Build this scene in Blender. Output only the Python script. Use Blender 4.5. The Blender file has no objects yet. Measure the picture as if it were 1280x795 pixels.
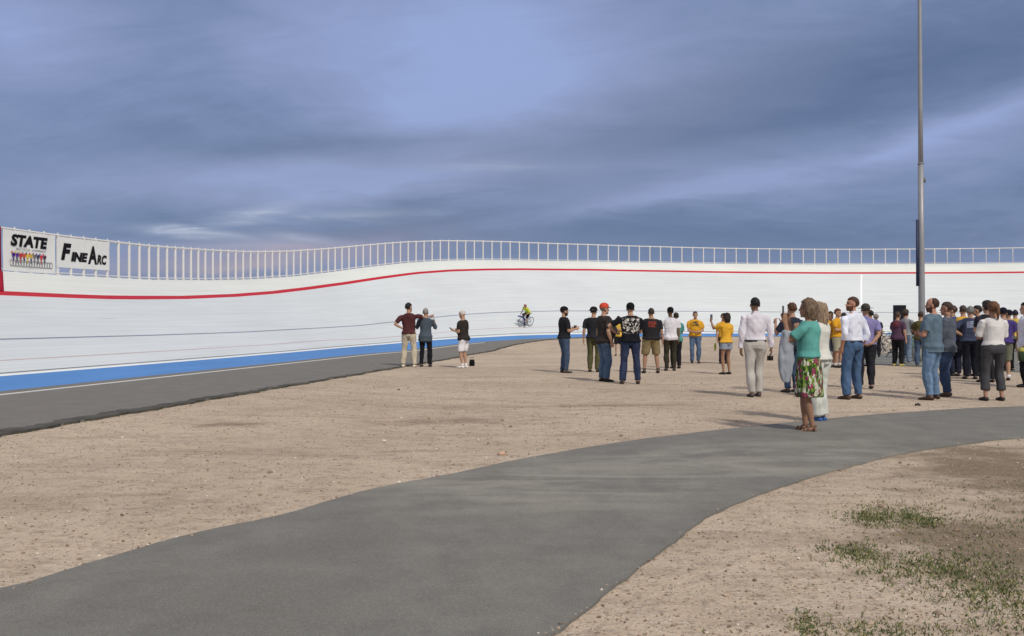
import bpy, bmesh, math, random
import numpy as np
from mathutils import Vector, Matrix, Quaternion
R = math.radians
rnd = random.Random(7)
scene = bpy.context.scene
col = scene.collection
F, HY, CAMH = 1100.0, 402.0, 1.40          # survey constants used to lay the place out on the ground

def at(px, py, z=0.0):
    D = (CAMH - z) * F / (py - HY)
    return Vector(((px - 640) / F * D, D, z))

# ------------------------------------------------------------------ materials
def lin(c):
    return tuple(((v/255)/12.92 if v/255 <= .04045 else ((v/255+.055)/1.055)**2.4) for v in c)

class NT:
    def __init__(s, tree): s.t = tree; s.n = tree.nodes; s.l = tree.links
    def node(s, typ, **kw):
        n = s.n.new(typ)
        for k, v in kw.items():
            if k in n.inputs: s.set(n.inputs[k], v)
            else: setattr(n, k, v)
        return n
    def set(s, inp, v):
        if isinstance(v, bpy.types.NodeSocket): s.l.new(v, inp)
        else:
            if isinstance(v, (tuple, list)) and inp.type == 'RGBA' and len(v) == 3: v = (*v, 1)
            inp.default_value = v
    def math(s, op, a, b=0.0, c=0.0, clamp=False):
        n = s.n.new('ShaderNodeMath'); n.operation = op; n.use_clamp = clamp
        s.set(n.inputs[0], a); s.set(n.inputs[1], b); s.set(n.inputs[2], c)
        return n.outputs[0]
    def vmath(s, op, a, b=(0, 0, 0)):
        n = s.n.new('ShaderNodeVectorMath'); n.operation = op
        s.set(n.inputs[0], a); s.set(n.inputs[1], b)
        return n.outputs[0]
    def mix(s, f, a, b):
        n = s.n.new('ShaderNodeMix'); n.data_type = 'RGBA'
        s.set(n.inputs[0], f); s.set(n.inputs[6], a); s.set(n.inputs[7], b)
        return n.outputs[2]
    def noise(s, vec, scale, detail=4, rough=.55, dist=0.0):
        n = s.n.new('ShaderNodeTexNoise'); s.set(n.inputs['Vector'], vec)
        n.inputs['Scale'].default_value = scale; n.inputs['Detail'].default_value = detail
        n.inputs['Roughness'].default_value = rough; n.inputs['Distortion'].default_value = dist
        return n.outputs[0]
    def ramp(s, v, lo, hi, a=0.0, b=1.0):
        n = s.n.new('ShaderNodeMapRange'); n.interpolation_type = 'SMOOTHSTEP'
        s.set(n.inputs[0], v); n.inputs[1].default_value = lo; n.inputs[2].default_value = hi
        n.inputs[3].default_value = a; n.inputs[4].default_value = b
        return n.outputs[0]

def newmat(name, rough=.9, spec=.3):
    m = bpy.data.materials.new(name); m.use_nodes = True
    t = NT(m.node_tree); b = t.n['Principled BSDF']
    b.inputs['Roughness'].default_value = rough
    b.inputs['Specular IOR Level'].default_value = spec
    return m, t, b
def bump(t, b, h, strength=.3, dist=.01):
    n = t.n.new('ShaderNodeBump'); t.set(n.inputs['Height'], h)
    n.inputs['Strength'].default_value = strength; n.inputs['Distance'].default_value = dist
    t.l.new(n.outputs[0], b.inputs['Normal'])

_mc = {}
def flat(name, c, rough=.6, spec=.4, var=.12, scale=12, metal=0.0, bm=0.0):
    """plain painted / moulded surface with slight procedural variation"""
    key = (name, c)
    if key in _mc: return _mc[key]
    m, t, b = newmat(name, rough, spec)
    co = t.n.new('ShaderNodeTexCoord').outputs['Object']
    n = t.noise(co, scale, 3)
    l = lin(c)
    cc = t.mix(n, tuple(v*(1-var) for v in l), tuple(min(1, v*(1+var)) for v in l))
    t.set(b.inputs['Base Color'], cc); b.inputs['Metallic'].default_value = metal
    if bm: bump(t, b, n, bm, .01)
    _mc[key] = m
    return m

def cloth(c, kind='plain', c2=None):
    gr_ = sum(c)/3; c = tuple(round(v*.84+gr_*.16) for v in c)
    key = ('cloth', c, kind, c2)
    if key in _mc: return _mc[key]
    m, t, b = newmat('cloth_' + kind, .92, .15)
    co = t.n.new('ShaderNodeTexCoord').outputs['Object']
    big = t.noise(co, 5, 4, .6); fine = t.noise(co, 160, 2)
    l = lin(c)
    cc = t.mix(t.ramp(big, .3, .7), tuple(v*.86 for v in l), tuple(min(1, v*1.12) for v in l))
    if kind == 'denim':
        w = t.noise(co, 9, 5, .7)
        cc = t.mix(t.ramp(w, .45, .75), cc, tuple(min(1, v*1.55+.01) for v in l))
    sep = t.node('ShaderNodeSeparateXYZ', Vector=co)
    X, Y, Z = sep.outputs
    if kind == 'floral':
        v = t.n.new('ShaderNodeTexVoronoi'); v.inputs['Scale'].default_value = 32; t.l.new(t.vmath('MULTIPLY', co, (1, 1, .55)), v.inputs['Vector'])
        v.inputs['Randomness'].default_value = 1
        s1 = t.node('ShaderNodeSeparateColor', Color=v.outputs['Color'])
        edge = t.ramp(v.outputs['Distance'], .25, .5)
        g = t.mix(t.ramp(s1.outputs[0], .42, .46), lin((66, 90, 52)), lin((204, 204, 186)))
        g = t.mix(t.ramp(s1.outputs[1], .72, .74), g, lin((158, 62, 100)))
        g = t.mix(t.ramp(s1.outputs[2], .72, .74), g, lin((120, 150, 60)))
        leaf = t.noise(t.vmath('MULTIPLY', co, (1, 1, .4)), 42, 3, .6, 1.5)
        cc = t.mix(t.ramp(leaf, .5, .56), g, lin((38, 66, 34)))
    if kind == 'patches':       # back of a leather vest covered in pale patches
        n2 = t.noise(co, 17, 3, .6, 1.0)
        back = t.math('LESS_THAN', Y, 0.0)
        band = t.math('MULTIPLY', t.ramp(Z, 1.12, 1.18), t.ramp(Z, 1.50, 1.44))
        side = t.ramp(t.math('ABSOLUTE', X), .21, .17)
        k = t.math('MULTIPLY', t.math('MULTIPLY', back, band), t.math('MULTIPLY', side, t.ramp(n2, .51, .55)))
        cc = t.mix(k, cc, lin(c2))
    if kind in ('backprint', 'frontprint'):
        n2 = t.noise(t.vmath('MULTIPLY', co, (1, 1, 1.6)), 22, 3, .6, .8)
        side0 = t.math('LESS_THAN', Y, 0.0) if kind == 'backprint' else t.math('GREATER_THAN', Y, 0.0)
        band = t.math('MULTIPLY', t.ramp(Z, 1.24, 1.26), t.ramp(Z, 1.42, 1.40))
        side = t.ramp(t.math('ABSOLUTE', X), .12, .09)
        k = t.math('MULTIPLY', t.math('MULTIPLY', side0, band), t.math('MULTIPLY', side, t.ramp(n2, .45, .5)))
        cc = t.mix(k, cc, lin(c2))
    t.set(b.inputs['Base Color'], cc)
    bump(t, b, t.math('ADD', t.math('MULTIPLY', big, 1.0), t.math('MULTIPLY', fine, .15)), .5, .012)
    _mc[key] = m
    return m

def skinmat(c):
    gr_ = sum(c)/3; c = tuple(round((v*.76+gr_*.24)*.95) for v in c)
    key = ('skin', c)
    if key in _mc: return _mc[key]
    m, t, b = newmat('skin', .72, .2)
    co = t.n.new('ShaderNodeTexCoord').outputs['Object']
    l = lin(c)
    cc = t.mix(t.noise(co, 14, 4), tuple(v*.85 for v in l), tuple(min(1, v*1.12) for v in l))
    t.set(b.inputs['Base Color'], cc)
    b.inputs['Subsurface Weight'].default_value = .0
    _mc[key] = m
    return m
def hairmat(c):
    key = ('hair', c)
    if key in _mc: return _mc[key]
    m, t, b = newmat('hair', .6, .3)
    co = t.n.new('ShaderNodeTexCoord').outputs['Object']
    n = t.noise(t.vmath('MULTIPLY', co, (1, 1, .18)), 95, 3, .6)
    l = lin(c)
    t.set(b.inputs['Base Color'], t.mix(t.ramp(n, .3, .7), tuple(v*.5 for v in l), tuple(min(1, v*1.5) for v in l)))
    bump(t, b, n, .8, .01)
    _mc[key] = m
    return m

# ------------------------------------------------------------------ object helpers
def tag(o, label=None, cat=None, group=None, kind=None):
    if label: o['label'] = label
    if cat: o['category'] = cat
    if group: o['group'] = group
    if kind: o['kind'] = kind
    return o
def empty(name, loc, rz=0, label=None, cat=None, group=None):
    o = bpy.data.objects.new(name, None); col.objects.link(o)
    o.empty_display_size = .2
    o.location = loc; o.rotation_euler = (0, 0, rz)
    return tag(o, label, cat, group)
def link(name, me, mats, parent=None, smooth=True):
    o = bpy.data.objects.new(name, me); col.objects.link(o)
    if mats is not None:
        for m in (mats if isinstance(mats, (list, tuple)) else [mats]): me.materials.append(m)
    if smooth and len(me.polygons): me.polygons.foreach_set('use_smooth', [True]*len(me.polygons))
    if parent: o.parent = parent
    return o
def copy_tree(o, parent=None):
    c = o.copy(); col.objects.link(c); c.parent = parent
    for ch in list(o.children): copy_tree(ch, c)
    return c

class MB:
    def __init__(s): s.v = []; s.f = []; s.mi = []; s.uv = {}
    def add(s, vs, fs, mi=0):
        o = len(s.v); s.v += [tuple(v) for v in vs]
        for f in fs: s.f.append(tuple(i+o for i in f)); s.mi.append(mi)
    def mesh(s, name='mesh'):
        me = bpy.data.meshes.new(name); me.from_pydata(s.v, [], s.f); me.update()
        if any(s.mi): me.polygons.foreach_set('material_index', s.mi)
        bm = bmesh.new(); bm.from_mesh(me); bmesh.ops.recalc_face_normals(bm, faces=bm.faces); bm.to_mesh(me); bm.free()
        return me
    def box(s, c, size, rz=0, mi=0, M=None):
        x, y, z = [v/2 for v in size]
        q = Matrix.Rotation(rz, 3, 'Z') if M is None else M
        vs = [Vector(c)+q@Vector((a*x, b*y, d*z)) for a in (-1, 1) for b in (-1, 1) for d in (-1, 1)]
        s.add(vs, [(0, 1, 3, 2), (4, 6, 7, 5), (0, 4, 5, 1), (2, 3, 7, 6), (0, 2, 6, 4), (1, 5, 7, 3)], mi)
    def loft(s, rings, seg=16, mi=0, dome=.5):
        """rings: (centre, semi-axis a, semi-axis b); ends are closed with a small dome"""
        rings = [(Vector(c), Vector(a), Vector(b)) for c, a, b in rings]
        def end(i, j):
            c, a, b = rings[i]; d = (c-rings[j][0])
            if d.length < 1e-6: d = a.cross(b)
            d.normalize(); r = min(a.length, b.length)
            return [(c+d*r*dome*.7, a*.7, b*.7)], c+d*r*dome
        e0, p0 = end(0, 1); e1, p1 = end(-1, -2)
        rr = e0+rings+e1
        vs = []
        for c, a, b in rr:
            for k in range(seg):
                t = 2*math.pi*k/seg
                vs.append(c+a*math.cos(t)+b*math.sin(t))
        n = len(rr); fs = []
        for i in range(n-1):
            for k in range(seg):
                k2 = (k+1) % seg
                fs.append((i*seg+k, i*seg+k2, (i+1)*seg+k2, (i+1)*seg+k))
        vs += [p0, p1]; a0 = n*seg
        for k in range(seg):
            k2 = (k+1) % seg
            fs.append((a0, k2, k)); fs.append((a0+1, (n-1)*seg+k, (n-1)*seg+k2))
        s.add(vs, fs, mi)
    def tube(s, pts, rad, seg=10, mi=0, dome=.5, flatten=None):
        pts = [Vector(p) for p in pts]
        if not isinstance(rad, (list, tuple)): rad = [rad]*len(pts)
        rings = []; prev = None
        for i, p in enumerate(pts):
            d = (pts[min(i+1, len(pts)-1)]-pts[max(i-1, 0)]).normalized()
            if prev is None:
                a = d.cross(Vector((0, 0, 1)) if abs(d.z) < .9 else Vector((1, 0, 0))).normalized()
            else:
                a = (prev-d*prev.dot(d)).normalized()
            b = d.cross(a); prev = a
            rings.append((p, a*rad[i], b*rad[i]))
        s.loft(rings, seg, mi, dome)
    def ell(s, c, r, M=None, seg=14, rows=9, mi=0):
        M = M or Matrix.Identity(3); c = Vector(c)
        vs = [c+M@Vector((0, 0, r[2]))]
        for i in range(1, rows):
            th = math.pi*i/rows
            for k in range(seg):
                ph = 2*math.pi*k/seg
                vs.append(c+M@Vector((r[0]*math.sin(th)*math.cos(ph), r[1]*math.sin(th)*math.sin(ph), r[2]*math.cos(th))))
        vs.append(c+M@Vector((0, 0, -r[2])))
        fs = []
        for k in range(seg):
            k2 = (k+1) % seg
            fs.append((0, 1+k, 1+k2))
            for i in range(rows-2):
                fs.append((1+i*seg+k, 1+(i+1)*seg+k, 1+(i+1)*seg+k2, 1+i*seg+k2))
            fs.append((len(vs)-1, 1+(rows-2)*seg+k2, 1+(rows-2)*seg+k))
        s.add(vs, fs, mi)
    def torus(s, c, axis, R0, r, seg=32, sub=6, mi=0):
        axis = Vector(axis).normalized(); c = Vector(c)
        a = axis.orthogonal().normalized(); b = axis.cross(a)
        vs = []; fs = []
        for i in range(seg):
            t = 2*math.pi*i/seg; d = a*math.cos(t)+b*math.sin(t)
            for k in range(sub):
                u = 2*math.pi*k/sub
                vs.append(c+d*(R0+r*math.cos(u))+axis*r*math.sin(u))
        for i in range(seg):
            for k in range(sub):
                i2 = (i+1) % seg; k2 = (k+1) % sub
                fs.append((i*sub+k, i2*sub+k, i2*sub+k2, i*sub+k2))
        s.add(vs, fs, mi)
    def obj(s, name, mats, parent=None, smooth=True):
        return link(name, s.mesh(name), mats, parent, smooth)

def remeshed(mb, voxel, iters=2, factor=.5):
    """union the overlapping shells into ONE continuous surface"""
    me = mb.mesh('tmp'); o = bpy.data.objects.new('tmp', me); col.objects.link(o)
    m = o.modifiers.new('r', 'REMESH'); m.mode = 'VOXEL'; m.voxel_size = voxel; m.adaptivity = 0
    if iters:
        k = o.modifiers.new('s', 'SMOOTH'); k.factor = factor; k.iterations = iters
    dg = bpy.context.evaluated_depsgraph_get(); dg.update()
    out = bpy.data.meshes.new_from_object(o.evaluated_get(dg))
    bpy.data.objects.remove(o); bpy.data.meshes.remove(me)
    return out
def folds(me, seed, amp=.006, zs=(9, 9, 4)):
    """cloth folds: displace along the normals with a sum of random waves"""
    n = len(me.vertices); co = np.empty(n*3); me.vertices.foreach_get('co', co); co = co.reshape(-1, 3)
    no = np.empty(n*3); me.vertices.foreach_get('normal', no); no = no.reshape(-1, 3)
    rs = np.random.RandomState(seed); h = np.zeros(n)
    q = co.copy()
    for k in range(3): q[:, k] += .03*np.sin(co[:, (k+1) % 3]*11+rs.rand()*6)
    for k in range(9):
        d = rs.normal(size=3)*np.array(zs)*(1+.25*k)
        h += np.sin(q@d*1.6+rs.rand()*6.3)/(1+.35*k)
    h = h/2.2
    h = np.sign(h)*np.abs(h)**.8
    co += no*(h*amp)[:, None]
    me.vertices.foreach_set('co', co.ravel()); me.update()

# ------------------------------------------------------------------ people
def unit(v): return Vector(v).normalized()
ARMS = {   # (upper arm, forearm, hand direction or None, curl); x is outward, y forward, z up
 'down':   ((.13, -.03, -1), (.03, .14, -1), None, .5),
 'down2':  ((.22, -.12, -1), (.10, .10, -1), None, .6),
 'pocket': ((.28, -.22, -1), (-.12, .42, -1), (-.1, .3, -1), .9),
 'hip':    ((.62, -.25, -.75), (-.72, .25, -.42), (-.6, .5, -.5), .8),
 'elbow':  ((.95, .05, -.45), (-.55, .6, -.5), (-.6, .5, -.4), .8),
 'aim':    ((.22, .78, -.25), (-.18, .62, .75), (-.1, .3, 1), .7),
 'film':   ((.12, .66, -.62), (-.12, .26, 1), (-.1, .2, 1), .7),
 'camera': ((.30, .42, -.85), (-.28, .55, .85), (-.1, .3, 1), .9),
 'chest':  ((.10, .12, -1), (-.25, .95, .22), (-.3, .9, .35), .7),
 'folded': ((.12, .30, -1), (-.85, .60, .12), (-.8, .5, .0), .8),
 'clasp':  ((.12, .12, -1), (-.62, .72, -.22), (-.8, .4, -.1), .8),
 'behind': ((.16, -.35, -1), (-.62, -.30, -.75), (-.9, 0, -.4), .8),
 'point':  ((.55, .80, -.05), (.55, .80, .12), (.55, .8, .12), .2),
 'reach':  ((.45, .30, -.85), (.75, .6, .10), (.8, .5, .25), .3),
}
def ik(A, B, l1, l2, pole):
    d = B-A; L = min(d.length, (l1+l2)*.999); dn = d.normalized()
    a = (l1*l1-l2*l2+L*L)/(2*L); h = math.sqrt(max(0, l1*l1-a*a))
    p = pole-dn*pole.dot(dn); p.normalize()
    return A+dn*a+p*h, A+dn*L

def hand(mb, W, d, w, n, s, curl, seg=8):
    """palm, four unequal bent fingers and a thumb leaving the side of the palm"""
    mb.loft([(W-d*.02*s, w*.027*s, n*.020*s), (W+d*.03*s, w*.037*s, n*.019*s), (W+d*.085*s, w*.041*s, n*.015*s)], 12, dome=.4)
    K = W+d*.085*s
    for i, (o, L) in enumerate(((-.031, .060), (-.0105, .074), (.0105, .080), (.031, .070))):
        b = K+w*o*s*1.05-d*.02*s
        a1 = curl*.7; a2 = curl*1.7
        d1 = d*math.cos(a1)+n*math.sin(a1); d2 = d*math.cos(a2)+n*math.sin(a2)
        p1 = b+d*.025*s+d1*L*.5*s; p2 = p1+d2*L*.5*s
        mb.tube([b, b+d*.025*s, p1, p2], [.0095*s, .0095*s, .009*s, .0075*s], seg)
    t0 = W+d*.025*s+w*.03*s
    t1 = t0+(d*.55+w*.75+n*.35).normalized()*.042*s
    t2 = t1+(d*.9+w*.15+n*.5).normalized()*.034*s
    mb.tube([t0-w*.02*s, t0, t1, t2], [.013*s, .013*s, .011*s, .008*s], seg)

def person(spec):
    """one figure = an Empty at the feet with a continuous body and clothing children"""
    g = dict(h=1.76, yaw=0, L='down', R='down', build=1.0, belly=0.0, female=False, lean=0.0, head=(0, 0), skin=(196, 148, 120),
             hair='short', hairc=(40, 32, 28), top='tee', topc=(60, 60, 60), topkind='plain', topc2=None, tuck=False,
             bottom='trousers', botc=(50, 60, 90), botkind='plain', shoe=(40, 36, 34), socks=None, cap=None, capyaw=0, beard=None,
             stance=.11, step=0.0, vox=None, z=0.0, belt=None, extra=None, hipz=None, feet=None, capbrim=None)
    g.update(spec)
    s = g['h']*1.008/1.78; seed = rnd.randint(0, 99999)
    px, py = g['px']; P = at(px, py, g['z']); P.z = ground_z(P.x, P.y) if g.get('ground', True) else g['z']
    if 'loc' in g: P = Vector(g['loc'])
    D = P.y; vox = g['vox'] or min(.018, max(.0072, D*.00048)); 
    root = empty(g.get('name', 'person'), P, R(g['yaw']), g['label'], 'person', g.get('group', 'people standing around the infield'))
    if 'tilt' in g: root.rotation_euler = g['tilt']
    bw = g['build']*1.09; bl = g['belly']; fem = g['female']
    # joints
    HZ = (g['hipz'] if g['hipz'] is not None else .93*s)
    hip = Vector((0, 0, HZ))
    lm = Matrix.Rotation(-R(g['lean']), 3, 'X')
    U = lambda x, y, z: hip+lm@Vector((x*s, y*s, z*s-.93*s))     # torso space -> local
    sw = (.175 if fem else .198)*(.6+.4*bw)
    legs = []
    for sd in (-1, 1):
        hj = hip+Vector((sd*.092*s*(.7+.3*bw), 0, -.02*s))
        if g['feet']: an = Vector(g['feet'][0 if sd < 0 else 1])*s
        else: an = Vector((sd*g['stance']*s, sd*g['step']*s, .085*s))
        ll = .425*s if g['hipz'] else (an-hj).length*.5035
        kn, an = ik(hj, an, ll, ll, Vector((sd*.12, 1, 0)))
        legs.append((sd, hj, kn, an))
    arms = []
    for sd, key in ((-1, g['L']), (1, g['R'])):
        sj = U(sd*(sw-.006), 0, 1.405)
        if isinstance(key, tuple) and key[0] == 'ik':
            el, wr = ik(sj, Vector(key[1]), .29*s, .26*s, Vector((sd*.4, -.3, -1)))
            fd = (wr-el).normalized(); hd_ = fd; curl = .9
        else:
            u, f, h_, curl = ARMS[key] if isinstance(key, str) else key
            jit = lambda v: unit((v[0]*sd+rnd.uniform(-.04, .04), v[1]+rnd.uniform(-.05, .05), v[2]+rnd.uniform(-.03, .03)))
            ud = jit(u); fd = jit(f); hd_ = unit((h_[0]*sd, h_[1], h_[2])) if h_ else fd
            ud = lm@ud
            el = sj+ud*.29*s; wr = el+fd*.25*s
        inn = Vector((-sd, 0.25, 0)); n = (inn-hd_*inn.dot(hd_)).normalized()
        w = n.cross(hd_)*1.0
        if w.y < 0 and abs(hd_.z) > .5: w = -w
        arms.append((sd, sj, el, wr, hd_, n, w, curl))
    # head frame
    neck = U(0, -.01, 1.50); hc = U(0, .016, 1.641); hs_ = 1.07
    HM = Matrix.Rotation(R(g['head'][0]), 3, 'Z')@Matrix.Rotation(R(g['head'][1]), 3, 'X')
    hd = lambda x, y, z: hc+HM@Vector((x*s*hs_, y*s*hs_, z*s*hs_))
    X = Vector((1, 0, 0)); Y = lm@Vector((0, 1, 0))
    def torso(e, z0, z1, mb, hemx=0.0):
        prof = [(.86, .150, .100, 0, 0), (.93, .168, .115, 0, 0), (1.00, .160, .110, .002, .35), (1.08, .146 if not fem else .128, .102, .005, .85), (1.16, .150 if not fem else .130, .104, .006, 1), (1.26, .163 if not fem else .142, .112, .006, .6),
                (1.34, .170 if not fem else .148, .116 if not fem else .122, .004, .2), (1.40, .165, .104, 0, 0), (1.44, .142, .086, -.006, 0), (1.475, .102, .070, -.01, 0), (1.51, .066, .056, -.012, 0)]
        rings = []
        for z, rx, ry, cy, bf in prof:
            if z < z0-.03 or z > z1: continue
            rx2 = (rx*(.45+.55*bw)+bl*.35*bf+e); ry2 = ry*(.5+.5*bw)+bl*.5*bf+e
            if z > 1.38: rx2 *= (sw/.198)**.7
            if z < .99: rx2 += hemx; ry2 += hemx
            rings.append((U(0, cy+bl*.5*bf, z), X*rx2*s, Y*ry2*s))
        if z0 < .85: 
            c, a, b = rings[0]; rings.insert(0, (U(0, 0, z0), a*1.05, b*1.05))
        mb.loft(rings, 20, dome=.15)
    def legrad(e, upto, mb, cut, flare=0.0, ez=1.0):
        for sd, hj, kn, an in legs:
            pts = []; rad = []
            for t, r in ((-.08, .088), (.12, .091), (.35, .078), (.62, .066), (.88, .056), (1.0, .056), (1.12, .053), (1.3, .057), (1.5, .052), (1.75, .040), (2.0, .036)):
                if t > cut: break
                p = hj+(kn-hj)*t if t <= 1 else kn+(an-kn)*(t-1)
                tt = max(0, t)/max(.01, cut)
                pts.append(p); rad.append((r*(.55+.45*bw)+e*(1+.0*tt)+flare*tt)*s)
            if cut < 2:
                t = cut; p = hj+(kn-hj)*t if t <= 1 else kn+(an-kn)*(t-1)
                pts.append(p); rad.append(rad[-1]+.002)
            mb.tube(pts, rad, 14, dome=.2)
    def armrad(e, cut, mb, flare=0.0, only=None, slim=False):
        for sd, sj, el, wr, hd_, n, w, curl in arms:
            if only and sd != only: continue
            pts = []; rad = []
            for t, r in ((-.15, .040), (0.02, .050), (.2, .052), (.5, .045), (.8, .040), (1.0, .037), (1.2, .039), (1.5, .034), (1.8, .027), (2.0, .025)):
                if t > cut: break
                p = sj+(el-sj)*t if t <= 1 else el+(wr-el)*(t-1)
                if t < 0: p = sj+(Vector((-sd, 0, .1)))*.05*s
                if slim and t < .3: r -= .010
                pts.append(p); rad.append((r*(.55+.45*bw)+e*(1 if t > .1 else .45)+flare*max(0, t)/cut)*s)
            if cut < 2 and cut > .3:
                p = sj+(el-sj)*cut if cut <= 1 else el+(wr-el)*(cut-1)
                pts.append(p); rad.append(rad[-1])
            mb.tube(pts, rad, 12, dome=.15)
    # body
    mb = MB()
    torso(-.014, .93, 1.6, mb); legrad(-.006, 2, mb, 2.0)
    armrad(0, 2.0, mb, 0, None, True)
    mb.tube([U(0, -.02, 1.44), neck, hd(0, -.012, -.07)], [.062*s, .056*s, .054*s], 14)
    mb.ell(hd(0, -.012, .030), (.080*s, .102*s, .098*s), HM)              # skull
    mb.ell(hd(0, .026, -.048), (.061*s, .068*s, .071*s), HM)              # jaw and cheeks
    mb.ell(hd(0, .064, -.095), (.028*s, .022*s, .020*s), HM, 10, 6)       # chin
    mb.loft([(hd(0, .082, .012), HM@Vector((.007*s, 0, 0)), HM@Vector((0, .008*s, 0))), (hd(0, .098, -.028), HM@Vector((.014*s, 0, 0)), HM@Vector((0, .016*s, 0)))], 8)   # nose
    mb.ell(hd(0, .083, -.063), (.026*s, .012*s, .010*s), HM, 8, 5)        # lips
    mb.ell(hd(0, .074, .026), (.050*s, .015*s, .011*s), HM, 10, 5)        # brow
    for sd in (-1, 1):
        mb.ell(hd(sd*.079, -.008, -.010), (.010*s, .022*s, .032*s), HM, 8, 6)  # ear
    for sd, sj, el, wr, hd_, n, w, curl in arms: hand(mb, wr, hd_, w, n, s, curl)
    for sd, hj, kn, an in legs:     # feet
        mb.loft([(an+Vector((0, -.035*s, -.03*s)), X*.032*s, Vector((0, 0, .035*s))), (an+Vector((sd*.006*s, .06*s, -.045*s)), X*.042*s, Vector((0, 0, .03*s))), (an+Vector((sd*.012*s, .14*s, -.06*s)), X*.042*s, Vector((0, 0, .018*s)))], 10)
    me = remeshed(mb, vox, 2, .4)
    body = link('body', me, [skinmat(g['skin']), flat('eye', (38, 28, 24), .3), flat('lips', (138, 92, 82), .5), hairmat(g['beard'] or g['hairc'])], root)
    if 1:
        n = len(me.polygons); ce = np.empty(n*3); me.polygons.foreach_get('center', ce); ce = ce.reshape(-1, 3)
        inv = np.array(HM.inverted()); q = (ce-np.array(hc))@inv.T/s
        mi = np.zeros(n, dtype=int)
        for sd in (-1, 1):
            mi[(np.abs(q[:, 0]-sd*.030) < .013) & (np.abs(q[:, 2]-.003) < .0075) & (q[:, 1] > .05)] = 1
            mi[(np.abs(q[:, 0]-sd*.031) < .018) & (np.abs(q[:, 2]-.031) < .0055) & (q[:, 1] > .05)] = 3
        mi[(np.abs(q[:, 0]) < .024) & (np.abs(q[:, 2]+.063) < .007) & (q[:, 1] > .07)] = 2
        if g['beard']:
            bd = (q[:, 2] < -.035) & (q[:, 2] > -.135) & (q[:, 1] > -.005) & ~((np.abs(q[:, 0]) < .02) & (np.abs(q[:, 2]+.063) < .007))
            bd &= (np.abs(q[:, 0]) > .0) & (q[:, 2] < -.045+np.abs(q[:, 0])*.9)
            mi[bd] = 3
        me.polygons.foreach_set('material_index', mi.tolist())
    # shirt
    tk = g['top']; e = (.016 if g['tuck'] else .024)+(.004 if bw > 1.1 else 0)
    if tk:
        mb = MB()
        hem = (.985 if g['tuck'] else .885) if tk != 'vest' else .95
        if 'hem' in g: hem = g['hem']
        torso(e, hem, 1.495, mb, .0 if g['tuck'] else (.036 if g['bottom'] == 'shorts' else .024))
        cut = {'tee': .72, 'polo': .72, 'long': 1.95, 'rolled': 1.45, 'vest': .12, 'tank': .1, 'half': .9}[tk]
        if cut > .2: armrad(.013, cut, mb, .014 if cut < 1 else .004)
        else: armrad(.012, .3, mb, 0)
        if tk in ('long', 'rolled', 'polo'): mb.tube([U(0, -.018, 1.47), U(0, -.008, 1.525)], [.076*s, .070*s], 16, dome=.05)
        me = remeshed(mb, vox*1.15, 3, .5); folds(me, seed, .0115*s, (8, 8, 5))
        link('jacket' if g.get('jacket') else ('vest' if tk == 'vest' else 'shirt'), me, cloth(g['topc'], g['topkind'], g['topc2']), root)
    # lower clothing
    bk = g['bottom']
    mb = MB(); be = .017
    if bk in ('trousers', 'shorts', 'capri', 'wide'):
        torso(be+(.009 if g['tuck'] else 0), .85, 1.03 if g['tuck'] or g.get('hem', 0) > .92 else .985, mb)
        cut = {'trousers': 1.99, 'capri': 1.72, 'shorts': g.get('cut', .93), 'wide': 1.95}[bk]
        legrad(.017 if bk != 'capri' else .010, 2, mb, cut, {'trousers': .007, 'capri': .0, 'shorts': .028, 'wide': .04}[bk])
        nm = 'shorts' if bk == 'shorts' else 'trousers'
    elif bk in ('skirt', 'long_skirt'):
        zb = .475 if bk == 'skirt' else .20
        w0 = .165*(.45+.55*bw)
        rings = [(U(0, 0, 1.05), X*(.145)*s, Y*.115*s), (U(0, 0, .94), X*(w0+.03)*s, Y*.145*s), (Vector((0, 0, .78*s)), X*(w0+.045)*s, Y*.165*s),
                 (Vector((0, 0, zb*s)), X*(w0+.055)*s, Y*.175*s)]
        mb.loft(rings, 24, dome=.05); nm = 'skirt'
    me = remeshed(mb, vox*1.15, 3, .5); folds(me, seed+5, .0115*s, (9, 9, 4) if 'skirt' not in bk else (16, 16, 1))
    link(nm, me, cloth(g['botc'], g['botkind']), root)
    if g['belt']:
        mb = MB()
        rx = (.160*(.45+.55*bw)+bl*.12+.026)*s; ry = (.110*(.5+.5*bw)+bl*.17+.026)*s
        mb.loft([(U(0, .002+bl*.17, .985), X*rx, Y*ry), (U(0, .002+bl*.17, 1.02), X*rx, Y*ry)], 28, dome=.02)
        mb.obj('belt', flat('leather_belt', g['belt'], .5), root)
    # shoes and socks
    for sd, hj, kn, an in legs:
        mb = MB(); fl = Vector((0, 0, 1))
        if g.get('sandal'):
            gz = an.z-.085*s
            mb.loft([(Vector((an.x, an.y-.05*s, gz+.010)), X*.035*s, fl*.011), (Vector((an.x+sd*.004, an.y+.04*s, gz+.010)), X*.040*s, fl*.011), (Vector((an.x+sd*.01*s, an.y+.13*s, gz+.010)), X*.047*s, fl*.011), (Vector((an.x+sd*.01*s, an.y+.18*s, gz+.010)), X*.034*s, fl*.010)], 14, dome=.5)
            so_ = mb.obj('sandal', flat('sandal_sole', (196, 178, 152), .7), root)
            mb = MB()
            for yy, zz, rr in ((.105, .028, .046), (.055, .045, .046), (-.03, .075, .046)):
                mb.torus((an.x+sd*.006*s, an.y+yy*s, gz+zz*.7), (0, 1, .25), rr*s, .009*s, 20, 6)
            mb.obj('strap', flat('sandal_strap', (92, 76, 62), .7), so_)
            continue
        hgt = .0 if not g.get('sandal') else -.02
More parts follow.
